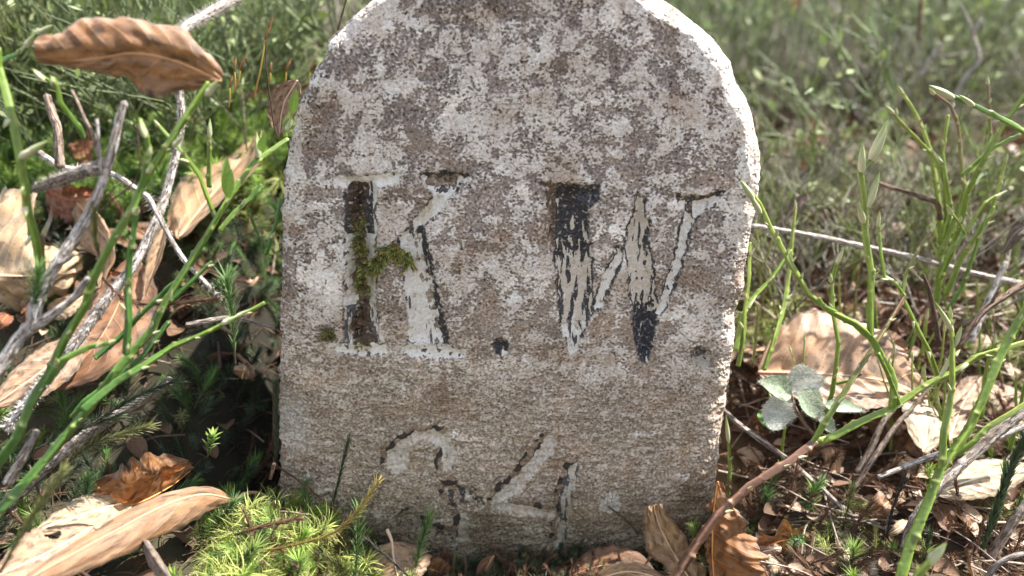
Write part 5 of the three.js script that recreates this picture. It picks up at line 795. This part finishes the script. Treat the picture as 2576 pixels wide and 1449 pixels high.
twig({ label: 'thin woolly stalk crossing under the thick white stalk', kind: 'white', seed: 5, knots: 0.3, hair: 300, p: [[100, 384, 0.0], [160, 421, 0.004], [274, 436, 0.010], [341, 474, 0.014], [372, 496, 0.018], [398, 540, 0.026], [430, 602, 0.026], [468, 660, 0.026], [520, 715, 0.024], [556, 756, 0.02]], r: [1.3, 0.9] });
twig({ label: 'upright brown dead stem behind the glossy green stem at the left', kind: 'pale', seed: 6, knots: 0.3, p: [[118, 240, 0.01], [132, 290, 0.012], [144, 327, 0.014], [150, 420, 0.016]], r: [1.4, 1.9] });
twig({ label: 'slim orange dry stalk curving through the moss', kind: 'brown', seed: 7, knots: 0.1, p: [[345, 315, 0.05], [348, 370, 0.05], [352, 428, 0.05], [325, 470, 0.05], [286, 500, 0.05], [255, 530, 0.05]], r: [0.35, 0.3] });
twig({ label: 'brown rotten branch lying along the moss at the lower left', kind: 'lichen', seed: 8, knots: 0.8, p: [[430, 958, 0.02], [340, 1020, 0.022], [230, 1085, 0.022], [110, 1180, 0.024], [0, 1290, 0.03]], r: [2.2, 2.8] });
twig({ label: 'split grey stick end at the left edge below the green stems', kind: 'grey', seed: 9, knots: 0.8, p: [[92, 1085, 0.066], [62, 1140, 0.068], [20, 1215, 0.07]], r: [1.4, 1.8] });
twig({ label: 'short orange brown stub in the dark hollow', kind: 'brown', seed: 10, p: [[598, 892, 0.0], [622, 915, 0.0], [640, 945, 0.0]], r: [0.9, 1.0] });
twig({ label: 'brown stub standing at the stone corner above the cushion moss', kind: 'brown', seed: 11, p: [[680, 1205, 0.02], [686, 1182, 0.02], [690, 1166, 0.02]], r: [0.7, 0.9] });
twig({ label: 'grey splinter of bark across the hollow near the stone', kind: 'grey', seed: 12, knots: 0.8, p: [[470, 818, 0.02], [520, 808, 0.018], [590, 800, 0.012], [690, 826, 0.0]], r: [1.3, 0.5] });
twig({ label: 'upright dark rootlet in the hollow left of the stone', kind: 'dark', seed: 13, p: [[690, 1090, 0.004], [690, 1030, 0.004], [690, 960, 0.004]], r: [0.8, 0.6] });
twig({ name: 'shaggy_husk', label: 'shaggy fibrous brown husk above the crumpled pale leaf', cat: 'husk', kind: 'lichen', seed: 14, knots: 1, hair: 900, p: [[84, 478, 0.05], [120, 462, 0.048], [170, 446, 0.046], [215, 430, 0.044], [256, 424, 0.042]], r: [1.2, 2.4] });
twig({ name: 'fallen_stalk', label: 'long pale straight stalk lying from behind the stone to the right edge', cat: 'dead stalk', kind: 'white', seed: 15, knots: 0.1, p: [[1880, 566, -0.07], [1960, 578, -0.07], [2096, 603, -0.07], [2296, 647, -0.07], [2440, 685, -0.07], [2610, 722, -0.07]], r: [1.3, 1.5] });
twig({ label: 'brown crooked dead branch end between the upright arm and the dense bush', kind: 'brown', seed: 16, knots: 0.9, p: [[2366, 552, -0.07], [2358, 512, -0.07], [2330, 500, -0.07], [2296, 488, -0.07], [2250, 474, -0.07], [2206, 457, -0.07]], r: [1.5, 0.8] });
twig({ label: 'brown branching dead stem leaning in from the right edge', kind: 'brown', seed: 17, p: [[2412, 870, 0.0], [2450, 815, -0.002], [2490, 770, -0.004], [2600, 700, -0.008]], r: [1.2, 1.5], forks: [{ p: [[2492, 768, -0.004], [2504, 745, -0.004], [2512, 732, -0.004]], r: [0.8, 0.6] }] });
twig({ label: 'pale lichen covered twig slanting down right of the orange leaf', kind: 'lichen', seed: 18, knots: 1, p: [[1815, 1025, -0.016], [1870, 1075, -0.012], [1976, 1152, -0.004], [2050, 1215, 0.0], [2123, 1280, 0.006], [2170, 1312, 0.008]], r: [1.0, 1.3] });
twig({ label: 'pale twig lying level under the thick green stem', kind: 'white', seed: 19, p: [[2210, 1200, 0.012], [2280, 1172, 0.010], [2363, 1142, 0.008], [2460, 1120, 0.004], [2600, 1060, 0.0]], r: [1.1, 1.4] });
twig({ label: 'pinkish dead twig leaning up right behind the thick stem', kind: 'pale', seed: 20, p: [[2140, 1240, -0.004], [2180, 1180, -0.008], [2246, 1082, -0.014], [2300, 1020, -0.018], [2350, 960, -0.022]], r: [1.3, 0.9] });
twig({ label: 'thicker dull twig beside the pinkish leaning twig', kind: 'pale', seed: 21, p: [[2150, 1205, -0.012], [2190, 1130, -0.016], [2222, 1060, -0.02], [2262, 1010, -0.024]], r: [1.8, 1.2] });
twig({ label: 'rough pale old stem behind the thick green stem at the bottom right', kind: 'lichen', seed: 22, knots: 0.9, p: [[2250, 1470, 0.03], [2290, 1330, 0.026], [2340, 1250, 0.022], [2400, 1190, 0.018], [2480, 1110, 0.012], [2600, 1010, 0.006]], r: [1.9, 2.2] });
twig({ label: 'brown old stem with bark rings at the lower right edge', kind: 'pale', seed: 23, p: [[2480, 1430, 0.03], [2530, 1340, 0.028], [2610, 1230, 0.025]], r: [2.2, 2.0] });
twig({ label: 'curved silvery stick in the bottom right corner', kind: 'grey', seed: 24, p: [[2470, 1470, 0.045], [2510, 1420, 0.045], [2560, 1396, 0.045], [2610, 1394, 0.045]], r: [1.2, 1.0] });
twig({ label: 'dark dead twig upright left of the dense bush', kind: 'dark', seed: 25, p: [[2362, 860, -0.03], [2350, 790, -0.03], [2338, 735, -0.03], [2322, 690, -0.03]], r: [1.4, 0.8] });
twig({ name: 'pale_branch', label: 'white branching dead twig blurred in the upper right background', cat: 'twig', kind: 'white', seed: 26, knots: 0.1, p: [[2380, 290, -0.36], [2407, 234, -0.36], [2430, 190, -0.36], [2460, 160, -0.36], [2462, 127, -0.36], [2450, 90, -0.36], [2467, 47, -0.36]], r: [1.6, 1.2], forks: [{ p: [[2450, 92, -0.36], [2440, 60, -0.36], [2416, 10, -0.36]], r: [1.2, 0.7] }, { p: [[2460, 130, -0.36], [2420, 134, -0.36], [2370, 142, -0.36]], r: [0.6, 0.4] }] });
twig({ name: 'pale_branch', label: 'short pale stick blurred left of the white branching twig', cat: 'twig', kind: 'white', seed: 27, knots: 0.1, p: [[2314, 192, -0.34], [2336, 155, -0.34], [2366, 108, -0.34]], r: [1.8, 1.5] });
twig({ label: 'upright brown stem blurred at the top right', kind: 'brown', seed: 28, p: [[2312, 100, -0.38], [2318, 0, -0.38], [2320, -40, -0.38]], r: [1.6, 1.5] });
twig({ label: 'thin rust stalk beside the top left curve of the stone', kind: 'brown', seed: 29, knots: 0.1, p: [[850, 75, -0.02], [862, 32, -0.02], [876, -20, -0.02]], r: [0.4, 0.5] });
twig({ label: 'thin dark wiry stalk bent in front of the left background', kind: 'dark', seed: 30, knots: 0.1, p: [[692, 330, 0.0], [684, 280, 0.0], [671, 180, 0.0], [668, 105, 0.0]], r: [0.35, 0.3] });
twig({ name: 'pale_branch', label: 'pale dead stem leaning at the right edge below the dark withered leaf', cat: 'twig', kind: 'white', seed: 31, p: [[2440, 860, -0.05], [2480, 770, -0.055], [2530, 660, -0.06]], r: [1.7, 1.4] });

// ---------------------------------------------------------------- stalks of the moss, with narrow orange caps
{
  const list = [[639, 245, 667, 101, 686, 40, 'tallest, with a long orange cap'], [590, 228, 590, 180, 593, 142, 'upright, leftmost'], [594, 222, 604, 176, 618, 138, 'leaning right beside the leftmost'], [676, 210, 680, 182, 683, 155, 'short one in the middle'], [713, 220, 720, 180, 732, 147, 'leaning towards the stone'], [772, 215, 780, 180, 796, 142, 'half behind the stone'], [575, 270, 578, 220, 586, 190, 'low one left of the group']];
  list.forEach(([x0, y0, x1, y1, x2, y2, s], i) => {
    const z = i === 0 ? -0.02 : i === 5 ? -0.09 : -0.03 - 0.006 * i, a = P(x0, y0, z), b = P(x1, y1, z), c = P(x2, y2, z), root = thing('moss_stalk', a, `moss stalk with orange cap left of the stone top, ${s}`, 'moss stalk'), B = new MB(a), C = new MB(a);
    B.tube([a, a.clone().lerp(b, 0.5).add(V(0.0004, 0, 0)), b], () => 0.00035, (t) => mixc([0.3, 0.1, 0.03], [0.42, 0.34, 0.06], t), { sides: 6 }); B.build('seta', stemMat, root);
    C.tube([b, b.clone().lerp(c, 0.5), c], (t) => 0.0007 * Math.pow(Math.sin(Math.PI * mix(0.18, 0.97, t)), 0.7), () => [0.5, 0.26, 0.1], { sides: 8 }); C.build('cap', barkMat, root);
  });
}
// ---------------------------------------------------------------- single moss shoots
const mossList = [
  ['tall star topped green moss shoot standing in the hollow left of the stone', [[592, 915, 0.022], [584, 800, 0.022], [571, 700, 0.024]], 'green', 'star', 1.35, { count: 90, from: 0.1, spread0: 0.35, spread1: 0.65 }],
  ['dark closed moss shoot growing up along the left edge of the stone', [[690, 1180, 0.008], [696, 1070, 0.008], [694, 962, 0.008]], 'dark', 'closed', 1, { count: 160 }],
  ['dark closed moss shoot standing in front of the stone left of the carved 2', [[828, 1300, 0.016], [852, 1210, 0.012], [876, 1108, 0.008]], 'dark', 'closed', 0.9, { count: 150 }],
  ['thin dried reddish moss strand leaning from the stone corner down right', [[692, 1168, 0.012], [760, 1216, 0.014], [850, 1290, 0.016]], 'dead', 'closed', 0.7, { count: 110 }],
  ['golden brown moss shoot curving up to a yellow tip before the stone', [[585, 1405, 0.05], [720, 1375, 0.046], [830, 1345, 0.042], [895, 1292, 0.038], [952, 1212, 0.032]], 'gold', 'brush', 0.9, { count: 260, spread0: 0.45, from: 0.02 }],
  ['dried brown moss shoot lying over the cushion moss', [[590, 1345, 0.045], [660, 1325, 0.043], [745, 1305, 0.04]], 'dead', 'closed', 1, { count: 140 }],
  ['upright green moss shoot right of the pinkish leaf at the stone foot', [[1036, 1470, 0.024], [1056, 1380, 0.02], [1080, 1300, 0.018]], 'green', 'brush', 1.15, {}],
  ['tall green moss shoot left of the pinkish leaf at the stone foot', [[886, 1490, 0.034], [898, 1400, 0.03], [902, 1282, 0.026]], 'green', 'brush', 1.2, { count: 120 }],
  ['blackish dried moss shoot slanting across the pinkish leaf', [[1040, 1462, 0.03], [990, 1415, 0.028], [928, 1362, 0.026]], 'soot', 'closed', 0.9, { count: 120 }],
  ['blurred yellow green moss shoot close to the camera at the lower left', [[0, 1440, 0.105], [80, 1300, 0.10], [160, 1185, 0.095]], 'olive', 'closed', 1.0, { count: 150, spread1: 0.5 }],
  ['small bright green star of moss by the right foot of the stone', [[1752, 1385, 0.006], [1748, 1350, 0.006], [1744, 1325, 0.006]], 'bright', 'star', 0.8, { count: 50 }],
  ['olive moss sprig clinging to the stone face left of the pointed leaf', [[1606, 1345, 0.004], [1580, 1312, 0.003], [1530, 1274, 0.002]], 'olive', 'brush', 0.5, { count: 90 }],
  ['tiny bright moss star in the cushion moss at the bottom edge', [[745, 1460, 0.05], [750, 1440, 0.05], [752, 1415, 0.05]], 'bright', 'star', 1.2, {}],
  ['bright leafy moss tip glowing in the dark hollow', [[522, 1150, 0.02], [528, 1120, 0.02], [534, 1095, 0.02]], 'bright', 'star', 0.75, { wid: 0.001, count: 26 }],
  ['green star moss shoot right of the tall orange leaf', [[1916, 1320, 0.0], [1922, 1285, 0.0], [1930, 1248, 0.0]], 'green', 'star', 1.1, {}],
  ['closed green moss shoot above the lobed tan leaf', [[1922, 1262, -0.004], [1934, 1232, -0.004], [1948, 1200, -0.004]], 'green', 'closed', 0.9, {}],
  ['slender bright green moss shoot with spaced leaves beside the white leaf', [[2034, 1335, 0.004], [2040, 1285, 0.004], [2047, 1230, 0.004]], 'bright', 'star', 0.9, { from: 0.05, dense: 1 }],
  ['olive moss shoot before the lichen covered twig', [[2114, 1355, 0.012], [2128, 1300, 0.012], [2144, 1230, 0.012]], 'olive', 'brush', 1, {}],
  ['dried brown moss shoot leaning right of the white leaf', [[2008, 1415, 0.012], [2045, 1350, 0.012], [2084, 1280, 0.012]], 'dead', 'closed', 1, { count: 120 }],
  ['longer dried brown moss shoot leaning beside the first', [[2086, 1415, 0.014], [2140, 1340, 0.014], [2194, 1262, 0.014]], 'dead', 'closed', 1, { count: 130 }],
  ['blackish upright moss shoot between the lichen twig and the thick stem', [[2218, 1460, 0.02], [2238, 1310, 0.02], [2272, 1208, 0.018]], 'soot', 'closed', 1, { count: 170 }],
  ['dead brown moss shoot pointing right below the level pale twig', [[2152, 1230, 0.0], [2205, 1195, 0.0], [2256, 1162, 0.0]], 'dead', 'closed', 1, { count: 110 }],
  ['big dark green moss tuft shoot at the right edge', [[2466, 1400, 0.028], [2506, 1282, 0.026], [2548, 1170, 0.024], [2580, 1105, 0.024]], 'dark', 'closed', 1.4, { count: 240, wid: 0.0005 }],
  ['green tipped moss shoot beside the big dark one at the right edge', [[2500, 1330, 0.02], [2522, 1240, 0.02], [2528, 1180, 0.02]], 'green', 'closed', 1.2, { count: 150 }],
  ['dark moss shoot right of the thick green stem foot', [[2324, 1415, 0.03], [2330, 1380, 0.03], [2338, 1345, 0.03]], 'dark', 'closed', 1, {}],
  ['large bright star moss at the bottom edge right of the leaves', [[2130, 1470, 0.03], [2138, 1425, 0.03], [2148, 1385, 0.03]], 'bright', 'star', 1.15, {}],
  ['yellow tipped moss shoot against the right stone edge', [[1894, 925, -0.024], [1900, 860, -0.026], [1906, 785, -0.03]], 'olive', 'closed', 1, { count: 130 }],
  ['green moss brush at the foot of the glossy left stem', [[84, 790, 0.06], [92, 735, 0.06], [98, 680, 0.06]], 'green', 'brush', 1.1, {}],
  ['dried wispy moss shoot in front of the tan twisted leaf', [[252, 650, 0.05], [240, 600, 0.05], [238, 530, 0.05]], 'olive', 'closed', 1, { count: 90, spread1: 0.5 }],
  ['long brown dead moss strand lying across the hollow', [[258, 698, 0.035], [317, 756, 0.035], [418, 766, 0.032], [540, 752, 0.026]], 'dead', 'brush', 0.9, { count: 240 }],
  ['olive moss shoot lying towards the folded orange leaf', [[150, 1180, 0.045], [234, 1118, 0.042], [372, 1072, 0.038]], 'olive', 'brush', 1.1, { count: 180 }],
  ['dark feathery moss shoot lying in the shade above the olive one', [[225, 1072, 0.035], [334, 1002, 0.032], [440, 960, 0.028]], 'dark', 'brush', 1.2, { count: 170 }],
  ['dark moss shoot along the rotten branch', [[90, 1130, 0.05], [190, 1085, 0.048], [300, 1045, 0.045]], 'dark', 'brush', 1, { count: 150 }],
  ['green moss shoot left of the folded orange leaf', [[205, 1290, 0.04], [215, 1250, 0.04], [222, 1205, 0.04]], 'green', 'star', 1, {}],
];
mossList.forEach(([label, p, kind, shape, scale, over], i) => moss({ label, p, kind, shape, scale, over, seed: i + 1 }));
{ // moss rooted in the stem of the K and on its arm
  const root = thing('letter_moss', P(905, 640, -0.002), 'yellow green moss growing down the stem of the carved K', 'moss'), q = rng(9), Y = new MB(root.position), D = new MB(root.position);
  for (let i = 0; i < 190; i++) {
    const t = q(), y = mix(470, 870, t), x = 908 + (q() - 0.5) * 20 + 9 * n2(y / 60, 3), live = (t > 0.2 && t < 0.66) || t > 0.93;
    if (!live && q() < 0.62) continue;
    const a = P(x, y, -0.0035), d = V((q() - 0.5) * 1.2, (q() - 0.6) * 0.9, 0.5 + 0.5 * q()).normalize(), e = a.clone().addScaledVector(d, 0.003 + 0.0025 * q());
    const M = live ? Y : D; mossShoot(M, M, [a, a.clone().lerp(e, 0.5), e], live ? (q() < 0.4 ? 'olive' : q() < 0.55 ? 'gold' : 'lime') : (q() < 0.5 ? 'dead' : 'soot'), { ...SHAPES.brush, count: 16, leaf: 0.0018, wid: 0.00022, r: 0.0002, seg: 2 }, q);
  }
  Y.build('foliage', mossMat, root); const d = D.build('dried_foliage', deadMat, root); d.userData.label = 'dried brown moss in the upper and lower stem';
  const c = thing('letter_moss', P(968, 628, 0), 'golden moss cushion on the arm of the carved K', 'moss'), C = new MB(c.position);
  for (let i = 0; i < 150; i++) { const u = q(), x = mix(930, 1034, u) + (q() - 0.5) * 14, y = 645 - 34 * Math.sin(Math.PI * u) + q() * 26 + (u < 0.25 ? 22 : 0), a = P(x, y, -0.0015), d = V((q() - 0.5) * 1.0, 0.2 - q() * 0.7, 0.6 + 0.4 * q()).normalize(), e = a.clone().addScaledVector(d, 0.004 + 0.002 * q()); mossShoot(C, C, [a, a.clone().lerp(e, 0.5), e], q() < 0.5 ? 'lime' : q() < 0.6 ? 'gold' : 'olive', { ...SHAPES.brush, count: 18, leaf: 0.0022, wid: 0.00024, r: 0.0002, seg: 2 }, q); }
  C.build('foliage', mossMat, c);
  const f = thing('letter_moss', P(822, 825, 0), 'faint moss specks on the stone left of the K foot', 'moss'), F = new MB(f.position);
  for (let i = 0; i < 40; i++) { const x = 828 + (q() - 0.5) * 30, y = 838 + (q() - 0.5) * 26, a = P(x, y, 0), e = a.clone().add(V((q() - 0.5) * 0.002, (q() - 0.6) * 0.002, 0.0018)); mossShoot(F, F, [a, a.clone().lerp(e, 0.5), e], q() < 0.6 ? 'olive' : 'gold', { ...SHAPES.brush, count: 12, leaf: 0.0015, wid: 0.0002, r: 0.00018, seg: 2 }, q); }
  F.build('foliage', mossMat, f);
}
{ // the seedling with silvery hairy leaves
  const at = (x, y, z) => P(x, y, z), z = -0.012, root = thing('hairy_seedling', at(2030, 1085, z - 0.004), 'small seedling with silvery woolly leaves right of the stone', 'plant'), o = root.position, q = rng(12);
  const St = new MB(o); St.tube([at(2046, 1092, z - 0.004), at(2020, 1060, z - 0.002), at(1996, 1015, z), at(1985, 968, z)], () => 0.0008, () => [0.33, 0.24, 0.19], { sides: 8 }); St.build('seedling_stem', barkMat, root);
  const silver = [[0.34, 0.40, 0.35], [0.52, 0.56, 0.53]], green = [[0.09, 0.24, 0.04], [0.2, 0.36, 0.1]], sage = [[0.20, 0.31, 0.17], [0.40, 0.48, 0.36]];
  const leaves = [[1983, 968, 2072, 955, 48, silver, V(-0.2, 0.5, 0.8), 1], [1990, 990, 1908, 958, 34, sage, V(0.1, 0.6, 0.8), 0.4], [1918, 1032, 1996, 1044, 46, silver, V(0.1, 0.3, 1), 1.2], [1990, 1010, 1922, 1030, 30, sage, V(0.1, 0.7, 0.7), 0.8], [1906, 1040, 1968, 1078, 24, green, V(0, 0.5, 0.8), 0], [2012, 985, 2062, 1052, 36, sage, V(0.3, 0.4, 0.9), 0.6], [2076, 1020, 2172, 1034, 22, sage, V(0, 0.8, 0.6), 0.2], [2060, 1045, 2100, 1090, 20, sage, V(0, 0.6, 0.8), 0.2]];
  leaves.forEach(([x0, y0, x1, y1, w, c, f, hair], i) => {
    const a = at(x0, y0, z + 0.004 * (i % 3)), e = at(x1, y1, z + 0.004 * (i % 3) + 0.002), B = new MB(o); greenBlade(B, a, e, w * 0.000165, c[0], c[1], f, 0.35, 0.75); const blade = B.build('woolly_leaf', greenLeafMat, root);
    if (c === green) blade.userData.label = 'smooth fresh green leaf';
    if (!hair) return; const H = new MB(o), n = B.n;
    for (let k = 0; k < 900 * hair; k++) { const v = Math.floor(q() * n), p = V(B.p[v * 3] + o.x + (q() - 0.5) * 0.001, B.p[v * 3 + 1] + o.y + (q() - 0.5) * 0.001, B.p[v * 3 + 2] + o.z), d = V((q() - 0.5) * 1.4, (q() - 0.4) * 1.4, 0.6).normalize(); H.blade(p, d, V(0, 0.2, 0), 0.0014 + q() * 0.0014, 0.00008, [1, 1, 1], [1, 1, 1], V(1, 0, 0).cross(d).normalize(), 2); }
    const h = H.build('hair', hairMat, blade); h.userData.kind = 'stuff';
  });
}
renderer.render(scene, camera);
